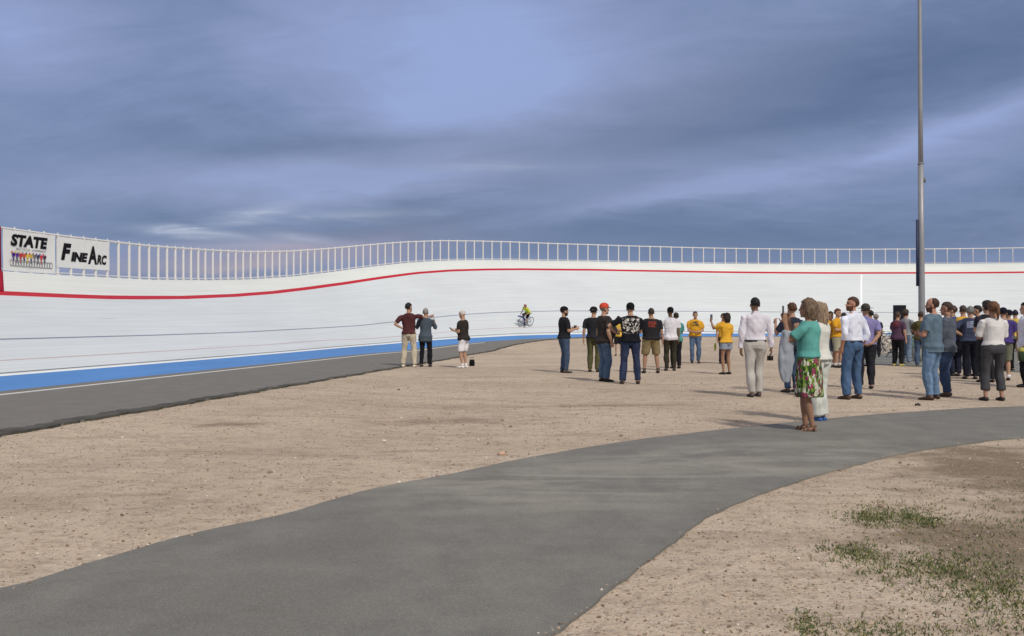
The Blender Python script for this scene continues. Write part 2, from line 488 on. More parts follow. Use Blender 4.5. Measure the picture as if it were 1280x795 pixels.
        mb.loft([(an+Vector((0, -.052*s, -.048*s)), X*.034*s, fl*.034*s), (an+Vector((0, -.01*s, -.038*s+hgt*s)), X*.043*s, fl*.044*s), (an+Vector((sd*.006*s, .06*s, -.050*s+hgt*.5*s)), X*.049*s, fl*.034*s), (an+Vector((sd*.01*s, .125*s, -.058*s)), X*.050*s, fl*.026*s), (an+Vector((sd*.01*s, .175*s, -.065*s)), X*.036*s, fl*.018*s)], 14, dome=.6)
        if g.get('boot'): mb.tube([an+Vector((0, -.005*s, -.05*s)), an+Vector((0, 0, .09*s))], [.05*s, .05*s], 12, dome=.1)
        sh = mb.obj('shoe', flat('shoe', g['shoe'], .6), root)
        so = MB(); so.loft([(an+Vector((sd*.006*s, -.055*s, -.081*s)), X*.037*s, Vector((0, .02*s, 0))), (an+Vector((sd*.006*s, -.055*s, -.068*s)), X*.037*s, Vector((0, .02*s, 0)))], 10, dome=.02)
        if g['socks']:
            mb = MB(); k2 = an+(kn-an)*(.28 if g['socks'][0] else .12)
            mb.tube([an+Vector((0, 0, -.03*s)), an+Vector((0, 0, .02*s)), k2], [.043*s, .043*s, .052*s*(.6+.4*bw)], 12, dome=.05)
            mb.obj('sock', cloth(g['socks'][1]), root)
    # hair
    hs = g['hair']
    def hairshell(limit, sc=(1.09, 1.09, 1.13), push=None, amp=.075):
        mbh = MB(); vs = []; seg, rows = 28, 20
        r = (.0760*sc[0], .0965*sc[1], .093*sc[2])
        rs = random.Random(seed)
        ph = [rs.random()*6 for _ in range(6)]
        for i in range(rows+1):
            th = math.pi*i/rows
            for k in range(seg):
                a = 2*math.pi*k/seg
                d = Vector((math.sin(th)*math.sin(a), math.sin(th)*math.cos(a), math.cos(th)))
                lim = limit(d)
                nz = amp*(math.sin(9*d.x+ph[0])*math.sin(8*d.z+ph[1])+.6*math.sin(17*d.y+ph[2]+5*d.z)*math.sin(15*d.x+ph[3]))
                k_ = 1+nz if d.z > lim else .84
                p = Vector((d.x*r[0]*k_, d.y*r[1]*k_, d.z*r[2]*k_))
                if d.z > lim and push: p = push(p, d)
                vs.append(hd(p.x, -.012+p.y, .030+p.z))
        fs = []
        for i in range(rows):
            for k in range(seg):
                k2 = (k+1) % seg
                fs.append((i*seg+k, (i+1)*seg+k, (i+1)*seg+k2, i*seg+k2))
        mbh.add(vs, fs); return mbh
    def lim_short(d):
        if d.y > .45: return .42
        if d.y > -.1: return -.05+.85*(d.y+.1)
        return -.52
    hm = hairmat(g['hairc'])
    if g['cap'] and hs in ('short', 'crop'): hairshell(lambda d: 2 if d.z > .25 else lim_short(d), (1.05, 1.05, 1.06), None, .02).obj('hair', hm, root)
    elif hs == 'short': hairshell(lim_short).obj('hair', hm, root)
    elif hs == 'curly': hairshell(lim_short, (1.3, 1.24, 1.3), None, .12).obj('hair', hm, root)
    elif hs == 'crop': hairshell(lim_short, (1.04, 1.05, 1.07), None, .035).obj('hair', hm, root)
    elif hs == 'balding':
        hairshell(lambda d: -.6 if d.y < .0 else 2, (1.06, 1.06, 1.06), lambda p, d: p*(.9 if d.z > .9 else 1), .03).obj('hair', hm, root)
    elif hs in ('bob', 'ponytail', 'long'):
        def lm2(d):
            if d.y > .5: return .38
            if d.y > .0: return -.95+2.6*d.y
            return -1.5 if hs != 'ponytail' else -.7
        def psh(p, d):
            if hs == 'bob' and d.z < .1 and d.y < .45:
                f = min(1, (.1-d.z))
                return Vector((p.x*(1+.22*f)+math.copysign(.012*f, p.x), p.y*(1+.1*f)-.01*f, p.z-.075*f))
            if hs == 'long' and d.z < .1 and d.y < .3:
                f = min(1, (.1-d.z))
                return Vector((p.x*(1+.25*f), p.y-.04*f, p.z-.20*f))
            return p
        mbh = hairshell(lm2, (1.17, 1.16, 1.16), psh, .06)
        if hs in ('bob', 'long'):
            L = .13 if hs == 'bob' else .28
            w1 = .092 if hs == 'bob' else .085
            mbh.loft([(hd(0, -.04, .03), HM@Vector((.085*s, 0, 0)), HM@Vector((0, .07*s, 0))), (hd(0, -.055, -.05), HM@Vector((w1*s, 0, 0)), HM@Vector((0, .058*s, 0))), (hd(0, -.065, -L), HM@Vector((w1*s*.9, 0, 0)), HM@Vector((0, .04*s, 0)))], 16)
            me = remeshed(mbh, vox, 1, .4); folds(me, seed, .007, (28, 28, 4)); link('hair', me, hm, root)
        else:
            mbh.tube([hd(0, -.10, .04), hd(0, -.15, .02), hd(.0, -.155, -.06), hd(.01, -.13, -.17)], [.02*s, .032*s, .032*s, .012*s], 10)
            mbh.obj('hair', hm, root)
    if g['cap']:
        mb = MB(); cy = Matrix.Rotation(R(g['capyaw']), 3, 'Z')
        r = (.0925*s, .116*s, .104*s); seg = 24; vs = []; rows = 8
        for i in range(rows+1):
            th = math.pi*.54*i/rows
            for k in range(seg):
                a = 2*math.pi*k/seg
                vs.append(hd(0, -.012, .042)+HM@cy@Vector((r[0]*math.sin(th)*math.sin(a), r[1]*math.sin(th)*math.cos(a), r[2]*math.cos(th)**.8 if math.cos(th) > 0 else r[2]*math.cos(th))))
        fs = [(i*seg+k, (i+1)*seg+k, (i+1)*seg+(k+1) % seg, i*seg+(k+1) % seg) for i in range(rows) for k in range(seg)]
        mb.add(vs, fs)
        cap = mb.obj('cap', cloth(g['cap']), root)
        mb = MB(); bc = hd(0, -.012, .042)
        def bp(x, y, z): return bc+HM@cy@Vector((x*s, y*s, z*s))
        top = []; bot = []
        full = g['capbrim'] == 'full'
        if full:
            for k in range(28):
                a = 2*math.pi*k/28
                top.append(bp(.082*math.sin(a), .10*math.cos(a), .0)); bot.append(bp(.165*math.sin(a), .185*math.cos(a), -.012+.012*abs(math.sin(a))))
            vs = top+bot+[v+Vector((0, 0, .006)) for v in top+bot]
            fs = [(k, (k+1) % 28, 28+(k+1) % 28, 28+k) for k in range(28)]+[(56+k, 84+k, 84+(k+1) % 28, 56+(k+1) % 28) for k in range(28)]+[(28+k, 28+(k+1) % 28, 84+(k+1) % 28, 84+k) for k in range(28)]
            mb.add(vs, fs)
        else:
            for k in range(11):
                a = -1.15+2.3*k/10
                top.append(bp(.088*math.sin(a), .108*math.cos(a), -.004)); bot.append(bp(.086*math.sin(a), .108*math.cos(a)+.075*math.cos(a*1.3)**.5 if abs(a*1.3) < 1.57 else .108*math.cos(a), -.020))
            vs = top+bot+[v+Vector((0, 0, .005*s)) for v in top+bot]
            fs = [(k, k+1, 12+k, 11+k) for k in range(10)]+[(22+k, 33+k, 34+k, 23+k) for k in range(10)]+[(11+k, 12+k, 34+k, 33+k) for k in range(10)]
            mb.add(vs, fs)
        mb.obj('brim', cloth(g.get('brimc') or g['cap']), cap)
    W = root.matrix_basis.copy()
    return dict(root=root, arms=arms, s=s, U=U, M=W)

def handpos(p, side, off=.09):
    a = p['arms'][0 if side < 0 else 1]
    return p['M']@(a[3]+a[4]*off*p['s']+a[5]*.025*p['s'])

# ------------------------------------------------------------------ the track (line + arc in plan)
HD = R(10.5); TC = Vector((31.5, 28.0)); TR = 38.9
TT = Vector((math.sin(HD), math.cos(HD))); N0 = Vector((-math.cos(HD), math.sin(HD))); TP = TC+TR*N0
S_END = TR*math.pi
def plan(s):
    if s < 0: return TP+TT*s, N0
    if s > S_END:
        return TC-TR*N0-TT*(s-S_END), -N0
    a = math.pi-HD-s/TR; n = Vector((math.cos(a), math.sin(a)))
    return TC+TR*n, n
def tab(s, xs, ys): return float(np.interp(s, xs, ys))
def zb(s): return tab(s, [6, 9, 12, 15, 18, 24, 30, 36, 45, 54], [0, .09, .19, .27, .33, .38, .36, .31, .27, .25])
def zt(s):
    if s > 70: s = 140-s if s < 128 else 12
    return tab(s, [-10, -8, -4, 0, 3, 6, 9, 12, 15, 18, 21, 24, 30, 36, 45, 54, 70], [2.84, 2.86, 2.93, 3.10, 3.29, 3.58, 3.98, 4.44, 4.88, 5.22, 5.45, 5.62, 5.84, 5.98, 6.10, 6.18, 6.20])
def wd(s): u = min(1, max(0, s/30)); return 5.8+.3*u*u*(3-2*u)
LT = {  # fraction up the banking of each painted edge
 'blue': ([6, 15, 24], [.099, .056, .043]), 'black': ([6, 15, 24], [.117, .078, .066]), 'red': ([0, 12, 24], [.200, .152, .137]),
 'navy': ([0, 12, 40, 60], [.352, .330, .324, .305]), 'rb': ([-12, -8, 0, 6, 15, 30, 60], [.735, .735, .779, .823, .852, .867, .853]),
 'rt': ([-12, -8, 0, 6, 15, 30, 60], [.779, .779, .817, .859, .878, .892, .877])}
def lt(k, s): return tab(s, *LT[k])
def tpt(s, t, up=0.0):
    P, n = plan(s); w = wd(s); a, b = zb(s), zt(s)
    slope = math.atan2(b-a, w)
    q = P+n*w*t
    return Vector((q.x, q.y, a+(b-a)*t))+Vector((-n.x*math.sin(slope), -n.y*math.sin(slope), math.cos(slope)))*up
def ground_z(x, y):
    d = math.hypot(x-TC.x, y-TC.y)
    if y < 30: return 0.0
    ins = TR-d
    a = math.atan2(y-TC.y, x-TC.x); s = (math.pi-HD-a)*TR
    u = max(0.0, min(1.0, 1-ins/20.0))
    return zb(max(0, min(90, s)))*u*u*(3-2*u)

def build_track():
    ss = list(np.arange(-46, 0, 1.5))+list(np.arange(0, S_END, .8))+list(np.arange(S_END, S_END+30, 2.0))
    names = ['paint_white', 'blue', 'black', 'sprint', 'navy', 'redline', 'cream', 'wall']
    def rows(s):
        sl = math.hypot(wd(s), zt(s)-zb(s)); lw = lambda m: m/sl
        B, K, Rr, Nv = lt('blue', s), lt('black', s), lt('red', s), lt('navy', s)
        rb, rt = lt('rb', s), lt('rt', s)
        e = [(0, 1), (B, 8), (B+lw(.06), 0), (K-lw(.02), 2), (K+lw(.025), 0), (Rr-lw(.022), 3), (Rr+lw(.022), 0), (Nv-lw(.03), 4), (Nv+lw(.03), 0),
             (.50, 0), (.62, 0), (rb, 5), (rt, 6), (.94, 6), (1.0, None)]
        return e
    vs = []; fs = []; mi = []; uv = []
    nr = len(rows(0))
    for s in ss:
        sl = math.hypot(wd(s), zt(s)-zb(s))
        for t, _ in rows(s):
            vs.append(tpt(s, t)); uv.append((s*(1.0), t*sl))
        # outer lip and back wall
        P, n = plan(s); q = P+n*(wd(s)+.25)
        vs.append(Vector((q.x, q.y, zt(s)))); uv.append((s, sl+.25))
        q = P+n*(wd(s)+.30); vs.append(Vector((q.x, q.y, -.3))); uv.append((s, sl+3))
    m = nr+2
    for i in range(len(ss)-1):
        r = rows(ss[i])
        for k in range(m-1):
            fs.append((i*m+k, (i+1)*m+k, (i+1)*m+k+1, i*m+k+1))
            mi.append(r[k][1] if k < nr-1 else 6)
    me = bpy.data.meshes.new('track'); me.from_pydata(vs, [], fs); me.update()
    ul = me.uv_layers.new(name='uv'); 
    for lp in me.loops: ul.data[lp.index].uv = uv[lp.vertex_index]
    me.polygons.foreach_set('material_index', mi)
    def paint(name, c, var=.10, streak=True, rough=.55):
        m_, t, b = newmat(name, rough, .35)
        u = t.node('ShaderNodeUVMap', uv_map='uv').outputs[0]
        l = lin(c)
        n1 = t.noise(t.vmath('MULTIPLY', u, (.10, 3.2, 1)), 2.0, 6, .62)
        n2 = t.noise(t.vmath('MULTIPLY', u, (.5, .8, 1)), .35, 4, .6)
        n3 = t.noise(t.vmath('MULTIPLY', u, (.22, 9, 1)), 1.0, 3, .5)
        f = t.math('ADD', t.math('MULTIPLY', n1, .6), t.math('MULTIPLY', n2, .4))
        cc = t.mix(t.ramp(f, .3, .7), tuple(v*(1-var) for v in l), tuple(min(1, v*(1+var*.5)) for v in l))
        if streak:    # thin scuffs left along the lanes, faint joints between the concrete pours
            sc = t.math('MULTIPLY', t.ramp(n3, .69, .75), t.ramp(t.noise(t.vmath('MULTIPLY', u, (.3, .6, 1)), .8, 2), .5, .6))
            cc = t.mix(t.math('MULTIPLY', sc, .45), cc, tuple(v*.55 for v in l))
            sp = t.node('ShaderNodeSeparateXYZ', Vector=u)
            j = t.math('FRACT', t.math('DIVIDE', sp.outputs[1], .93))
            jj = t.math('MULTIPLY', t.ramp(j, .04, .0), .17)
            cc = t.mix(jj, cc, tuple(v*.5 for v in l))
            j = t.math('FRACT', t.math('DIVIDE', sp.outputs[0], 6.1))
            cc = t.mix(t.math('MULTIPLY', t.ramp(j, .008, .0), .16), cc, tuple(v*.5 for v in l))
        t.set(b.inputs['Base Color'], cc)
        bump(t, b, n1, .15, .01)
        return m_
    mats = [paint('track_white', (206, 213, 219)), paint('lane_blue', (86, 136, 200), .14, True), paint('lane_black', (112, 116, 120), .05, False),
            paint('lane_red', (186, 168, 172), .06, False), paint('lane_navy', (120, 130, 150), .08, False), paint('rail_red', (188, 22, 44), .08, False),
            paint('track_cream', (218, 223, 222)), paint('wall', (200, 200, 195)), paint('edge_white', (236, 238, 238), .04, False)]
    o = link('track', me, mats, None, True); tag(o, kind='structure')
build_track()

# fence along the top of the banking
def build_fence():
    metal = flat('fence_metal', (216, 216, 217), .45, .5, .08, 6)
    root = empty('fence', tpt(0, 1), 0, 'long pale metal railing of upright bars on top of the white banking', 'railing')
    inv = root.matrix_basis.inverted()
    HF = 1.24
    def fp(s, z, off=.12):
        P, n = plan(s); q = P+n*(wd(s)+off); return Vector((q.x, q.y, zt(s)+z))-Vector(root.location)
    def rail(name, z, r, s0=-46, s1=S_END+28):
        ss = np.arange(s0, s1, .8); mb = MB(); mb.tube([fp(s, z) for s in ss], r, 8); mb.obj(name, metal, root)
    rail('top_rail', HF, .040); rail('bottom_rail', .07, .022)
    s = -11.9; inview = []; rest = []
    step = lambda s: tab(s, [-6, 0, 9, 14, 20, 28, 36], [.61, .53, .53, .62, .72, .83, .87])
    posm = {}
    while s < S_END:
        (inview if s < 64.5 else rest).append(s); s += step(s)
    q = -11.9
    while q > -44: q -= .62; rest.append(q)
    if len(inview) > 100: rest += inview[100:]; inview = inview[:100]
    base = MB(); base.tube([(0, 0, -.02), (0, 0, HF+.01)], .046, 8, dome=.1); base.tube([(0, 0, HF+.01), (0, 0, HF+.07)], [.020, .026], 8); base.box((0, 0, .012), (.13, .13, .02))
    bme = base.mesh('post'); bme.materials.append(metal)
    for s in inview:
        o = bpy.data.objects.new('post', bme); col.objects.link(o); o.parent = root; o.location = fp(s, 0)
        P, n = plan(s); o.rotation_euler = (0, 0, math.atan2(n.y, n.x))
    mb = MB()
    for s in rest: p = fp(s, 0); mb.tube([p, p+Vector((0, 0, HF+.05))], .033, 6)
    o = mb.obj('post', metal, root); o['kind'] = 'stuff'
    return HF
HF = build_fence()

def s_across(px, t, a=-30, b=80):
    """distance along the track where a line of sight at bearing px meets height fraction t"""
    for _ in range(40):
        m = (a+b)/2; q = tpt(m, t)
        if 640+F*q.x/q.y < px: a = m
        else: b = m
    return a
# banners hung on the fence, inside face
def bann(s, z, off=-.0):
    P, n = plan(s); q = P+n*(wd(s)+.12-.045-off); return Vector((q.x, q.y, zt(s)+z))
def sheet(name, s0, s1, z0, z1, mat, sag=0.0, seed=1, nu=44, nv=24, **kw):
    rs = random.Random(seed); vs = []; a1, a2, a3 = rs.random()*6, rs.random()*6, rs.random()*6
    o0 = bann((s0+s1)/2, z0)
    for side in (0, 1):
        for j in range(nv+1):
            for i in range(nu+1):
                u = i/nu; v = j/nv
                wv = sag*(math.sin(7*u+4*v+a1)*.5+math.sin(13*u-6*v+a2)*.3+math.sin(5*v+a3)*.4)
                zz = z0+(z1-z0)*v-(1-v)*0-(sag*.8*math.sin(math.pi*u*3)**2*(v > .9))
                uu = u+(.018*math.sin(v*3.1) if u < .5 else -.01*math.sin(v*3.1))*(sag > .012)
                vs.append(bann(s0+(s1-s0)*uu, zz, wv-side*.003)-o0)
    n = (nu+1)*(nv+1); fs = []
    for j in range(nv):
        for i in range(nu):
            a = j*(nu+1)+i; fs.append((a, a+1, a+nu+2, a+nu+1)); fs.append((n+a, n+a+nu+1, n+a+nu+2, n+a+1))
    mb = MB(); mb.add(vs, fs); me = bpy.data.meshes.new(name); me.from_pydata(mb.v, [], mb.f); me.update()
    o = link(name, me, mat); o.location = o0
    return o
def text_mesh(txt, size, shear=0.0, offset=0.0, space=1.0):
    cu = bpy.data.curves.new('t', 'FONT'); cu.body = txt; cu.size = size; cu.shear = shear; cu.offset = offset; cu.space_character = space
    cu.resolution_u = 3
    o = bpy.data.objects.new('t', cu); col.objects.link(o)
    dg = bpy.context.evaluated_depsgraph_get(); dg.update()
    me = bpy.data.meshes.new_from_object(o.evaluated_get(dg)); bpy.data.objects.remove(o); return me
def on_banner(me, ban, s0, s1, z0, z1, box, mat, name, sx=None, off=.012):
    """lay a flat outline onto a banner: box = (u0,v0,u1,v1) in banner fractions"""
    n = len(me.vertices); co = np.empty(n*3); me.vertices.foreach_get('co', co); co = co.reshape(-1, 3)
    mn = co.min(0); mx = co.max(0)
    for v, c in zip(me.vertices, co):
        a = (c[0]-mn[0])/(mx[0]-mn[0]); b = (c[1]-mn[1])/(mx[1]-mn[1])
        u = box[0]+(box[2]-box[0])*a; w = box[1]+(box[3]-box[1])*b
        v.co = bann(s0+(s1-s0)*u, z0+(z1-z0)*w, off)-Vector(ban.location)
    me.update(); return link(name, me, mat, ban, False)
cream = flat('banner_vinyl', (232, 234, 232), .5, .3, .03, 4)
black = flat('banner_ink', (14, 14, 18), .6, .2, .05)
A0, A1 = -11.18, -9.02
ban = sheet('banner', A0, A1, .03, HF-.02, cream, .012, 3)
tag(ban, 'white banner reading STATE above a row of small coloured cyclists', 'banner', 'banners on the railing')
on_banner(text_mesh('STATE', 1, .18, .058), ban, A0, A1, .03, HF-.02, (.13, .61, .84, .91), black, 'lettering')
on_banner(text_mesh('BICYCLE', 1, 0, 0), ban, A0, A1, .03, HF-.02, (.24, .525, .49, .575), flat('ink_grey', (90, 90, 100)), 'small_lettering')
on_banner(text_mesh('COMPANY', 1, 0, 0), ban, A0, A1, .03, HF-.02, (.53, .525, .80, .575), flat('ink_grey', (90, 90, 100)), 'small_lettering')
cols = [(70, 30, 130), (90, 50, 150), (190, 40, 60), (205, 80, 40), (220, 190, 60), (200, 170, 60), (120, 110, 120), (60, 60, 90), (200, 60, 70), (60, 50, 70)]
mb = MB(); inks = [flat('ink_%d' % i, c) for i, c in enumerate(cols)]+[flat('ink_line', (110, 112, 120))]
def b2(u, v, off=.014): return bann(A0+(A1-A0)*u, .03+(HF-.05)*v, off)-Vector(ban.location)
rs = random.Random(4)
for i in range(10):
    u = .17+.066*i; v = .36
    def poly(pts, mi): mb.add([b2(*p) for p in pts], [tuple(range(len(pts)))], mi)
    poly([(u-.012, v-.02), (u+.035, v+.0), (u+.05, v+.07), (u+.02, v+.10), (u-.015, v+.06)], i)
    poly([(u-.03, v+.08), (u-.01, v+.07), (u, v+.12), (u-.02, v+.135)], (i+3) % 10)
    poly([(u, v-.03), (u+.03, v-.02), (u+.02, v-.12), (u-.0, v-.16), (u+.005, v-.09)], 7 if i % 2 else i)
ob = mb.obj('cyclist_print', inks, ban, False)
mb = MB()
for i in range(16):
    u = .15+.05*i; v = .20; k = 20
    pts = []
    for r in (1.0, .80):
        for a in range(k): pts.append(b2(u+.036*r*math.cos(2*math.pi*a/k), v+.085*r*math.sin(2*math.pi*a/k), .015+.0004*i))
    mb.add(pts, [(a, (a+1) % k, k+(a+1) % k, k+a) for a in range(k)])
mb.obj('wheel_print', inks[-1], ban, False)
B0, B1 = -8.93, -6.36; bz0, bz1 = .25, HF-.03
ban2 = sheet('banner', B0, B1, bz0, bz1, cream, .008, 9)
tag(ban2, 'white banner reading FINEARC in slanted black letters, hung on the railing', 'banner', 'banners on the railing')
def word(txt, u0, v0, u1, v1, shear=.25, thick=.05): on_banner(text_mesh(txt, 1, shear, thick), ban2, B0, B1, bz0, bz1, (u0, v0, u1, v1), black, 'lettering')
word('F', .06, .24, .25, .80, .25, .06); word('INE', .24, .22, .56, .54, .2, .065); word('A', .56, .17, .74, .80, .1, .05); word('RC', .74, .18, .94, .52, .2, .05)
# white mark painted up the banking, leaning slightly against the fall line
mb = MB(); tv = list(np.linspace(.845, .40, 10)); sl0 = [50.15+1.55*(.845-t)/.405*1.0 for t in tv]
sl0 = [s_across(1077, .845, 30)+(s_across(1077, .40, 30)-s_across(1077, .845, 30))*(.845-t)/.445 for t in tv]
mb.add([tpt(a-.06, t, .005) for a, t in zip(sl0, tv)]+[tpt(a+.06, t, .005) for a, t in zip(sl0, tv)], [(i, i+1, 11+i, 10+i) for i in range(9)])
o = mb.obj('painted_line', flat('line_paint', (250, 250, 250), .5, .3, .02), None, False); tag(o, kind='structure')
# red hanging at the frame's left edge: falls from the rail to the red line
redc = cloth((180, 20, 48))
mb = MB(); vs = []; nu = 16
o0 = bann(-12.2, 0)
for i in range(nu+1):
    w = .012*math.sin(i*1.9); s = -13.3+2.02*i/nu
    col_ = [bann(s, HF+.03, .03+w), bann(s, HF*.5, .035+w), bann(s, .02, .03-w)]
    for t in np.linspace(.985, .775, 6): col_.append(tpt(s+(s_across(3+1.5*(1-t)/.22, t)+11.28)*1.0, t, .02+.3*abs(w)))
    vs += [c-o0 for c in col_]
m_ = 9
mb.add(vs, [(i*m_+k, (i+1)*m_+k, (i+1)*m_+k+1, i*m_+k+1) for i in range(nu) for k in range(m_-1)])
o = mb.obj('banner', redc); o.location = o0
md = o.modifiers.new('t', 'SOLIDIFY'); md.thickness = .004
tag(o, 'plain crimson cloth hanging from the railing down to the red line', 'banner')

# ------------------------------------------------------------------ ground, paths
def gmask(t, X, Y, cx, cy, rx, ry, ang=0.0, vec=None):
    """soft elliptical patch, about exp(-r^2)"""
    if vec is None: vec = t.node('ShaderNodeCombineXYZ', X=X, Y=Y).outputs[0]
    m = t.n.new('ShaderNodeMapping'); m.vector_type = 'TEXTURE'; t.l.new(vec, m.inputs['Vector'])
    m.inputs['Location'].default_value = (cx, cy, 0); m.inputs['Rotation'].default_value = (0, 0, ang); m.inputs['Scale'].default_value = (rx*2.3, ry*2.3, 1)
    g = t.n.new('ShaderNodeTexGradient'); g.gradient_type = 'QUADRATIC_SPHERE'; t.l.new(m.outputs[0], g.inputs['Vector'])
    return g.outputs[1]
def gravel_mat():
    m, t, b = newmat('gravel', .95, .15)
    co = t.n.new('ShaderNodeTexCoord').outputs['Object']
    sp = t.node('ShaderNodeSeparateXYZ', Vector=co); X, Y, Z = sp.outputs
    n1 = t.noise(co, .22, 5, .6); n2 = t.noise(co, 1.7, 5, .65); n3 = t.noise(co, 38, 4, .7); n4 = t.noise(co, 9, 5, .7)
    st = t.noise(t.vmath('MULTIPLY', co, (.35, 1.3, 1)), 1.1, 5, .65, .6)
    c = t.mix(t.ramp(n1, .3, .7), (.470, .377, .290), (.625, .510, .400))
    c = t.mix(t.math('MULTIPLY', t.ramp(n2, .42, .68), .5), c, (.56, .47, .385))
    c = t.mix(t.math('MULTIPLY', t.ramp(st, .5, .72), .55), c, (.29, .225, .17))
    c = t.mix(t.math('MULTIPLY', t.ramp(n4, .50, .70), .62), c, (.25, .195, .15))
    n5 = t.noise(t.vmath('MULTIPLY', co, (.6, 1.2, 1)), 4.5, 6, .75)
    c = t.mix(t.math('MULTIPLY', t.ramp(n5, .48, .66), .45), c, (.24, .185, .14))
    c = t.mix(t.math('MULTIPLY', t.ramp(n5, .44, .34), .40), c, (.60, .50, .40))
    c = t.mix(t.math('MULTIPLY', t.ramp(n3, .52, .66), .55), c, (.20, .165, .135))
    c = t.mix(t.math('MULTIPLY', t.ramp(n3, .44, .34), .5), c, (.58, .51, .45))
    v = t.n.new('ShaderNodeTexVoronoi'); v.inputs['Scale'].default_value = 26; t.l.new(co, v.inputs['Vector'])
    vs = t.node('ShaderNodeSeparateColor', Color=v.outputs['Color'])
    peb = t.math('MULTIPLY', t.ramp(v.outputs['Distance'], .36, .26), t.math('GREATER_THAN', vs.outputs[0], .66))
    c = t.mix(t.math('MULTIPLY', peb, .6), c, t.mix(vs.outputs[1], (.17, .14, .12), (.66, .60, .54)))
    # darker tilled soil in the corner by the grass, reddish-brown, with a ragged outline
    rag = t.math('MULTIPLY', t.math('SUBTRACT', t.noise(co, 1.3, 6, .65), .5), 1.5)
    soil = t.math('MAXIMUM', gmask(t, X, Y, 5.0, 8.0, 1.5, 2.2, .2), gmask(t, X, Y, 3.1, 5.4, .95, 1.1, -.3))
    soil = t.math('MAXIMUM', soil, gmask(t, X, Y, 6.5, 6.5, 2.6, 3.2))
    soil = t.math('MAXIMUM', soil, gmask(t, X, Y, 5.6, 6.0, 2.4, 3.0))
    soil = t.ramp(t.math('ADD', soil, rag), .22, .7)
    c = t.mix(t.math('MULTIPLY', soil, .80), c, t.mix(t.ramp(n3, .4, .6), (.125, .092, .062), (.23, .175, .125)))
    grn = t.math('MAXIMUM', gmask(t, X, Y, 3.35, 5.05, .9, .42), t.math('MAXIMUM', gmask(t, X, Y, 2.75, 6.35, .42, .28), gmask(t, X, Y, 3.3, 4.4, 1.0, .5)))
    grn = t.math('MULTIPLY', t.ramp(t.math('ADD', grn, rag), .25, .9), t.ramp(n3, .38, .60))
    c = t.mix(t.math('MULTIPLY', grn, .6), c, (.115, .125, .062))
    # churned dark strip left of centre beside the path
    ch = t.math('MAXIMUM', gmask(t, X, Y, -1.0, 12.4, 2.6, .75, .25), gmask(t, X, Y, -3.9, 12.0, .9, .6, .1))
    ch = t.math('MAXIMUM', ch, gmask(t, X, Y, 1.2, 14.6, 3.4, .5, .12)); ch = t.ramp(t.math('ADD', ch, rag), .42, 1.0)
    c = t.mix(t.math('MULTIPLY', ch, .75), c, t.mix(t.ramp(n4, .4, .6), (.17, .12, .09), (.36, .28, .215)))
    # faint wheel tracks curving across the open gravel
    for (r0, wdt, am) in ((22.6, .22, .30), (24.2, .22, .30), (19.0, .3, .22), (27.4, .25, .22), (29.0, .25, .2)):
        q = t.vmath('SUBTRACT', co, (10.0, 35.0, 0)); ql = t.n.new('ShaderNodeVectorMath'); ql.operation = 'LENGTH'; t.l.new(q, ql.inputs[0])
        dd = t.math('ABSOLUTE', t.math('SUBTRACT', t.math('ADD', ql.outputs['Value'], t.math('MULTIPLY', n1, 1.2)), r0))
        k = t.math('MULTIPLY', t.ramp(dd, wdt, wdt*.3), t.ramp(n4, .35, .6))
        c = t.mix(t.math('MULTIPLY', k, am), c, (.27, .20, .15))
    t.set(b.inputs['Base Color'], c)
    h = t.math('ADD', t.math('MULTIPLY', n3, .5), t.math('ADD', t.math('MULTIPLY', n4, 1.1), t.math('MULTIPLY', peb, .35)))
    bump(t, b, h, .75, .03)
    return m
GM = gravel_mat()
def build_ground():
    xs = sorted(set([-3000, -800, -200, -60]+list(np.arange(-24, 80.1, 1.0))+[120, 300, 900, 3000]))
    ys = sorted(set([-3000, -600, -100, -30, -12]+list(np.arange(-6, 90.1, 1.0))+[140, 300, 900, 3000]))
    vs = []; fs = []
    for y in ys:
        for x in xs:
            d = math.hypot(x-TC.x, y-TC.y)
            z = ground_z(x, y) if (d < TR+.5 or y < 30) else -.15
            if d > TR+.5 and y > 28: z = min(.25, -.15)
            vs.append((x, y, z))
    nx = len(xs)
    for j in range(len(ys)-1):
        for i in range(nx-1): fs.append((j*nx+i, j*nx+i+1, (j+1)*nx+i+1, (j+1)*nx+i))
    me = bpy.data.meshes.new('ground'); me.from_pydata(vs, [], fs); me.update()
    o = link('ground', me, GM); tag(o, kind='structure')
build_ground()

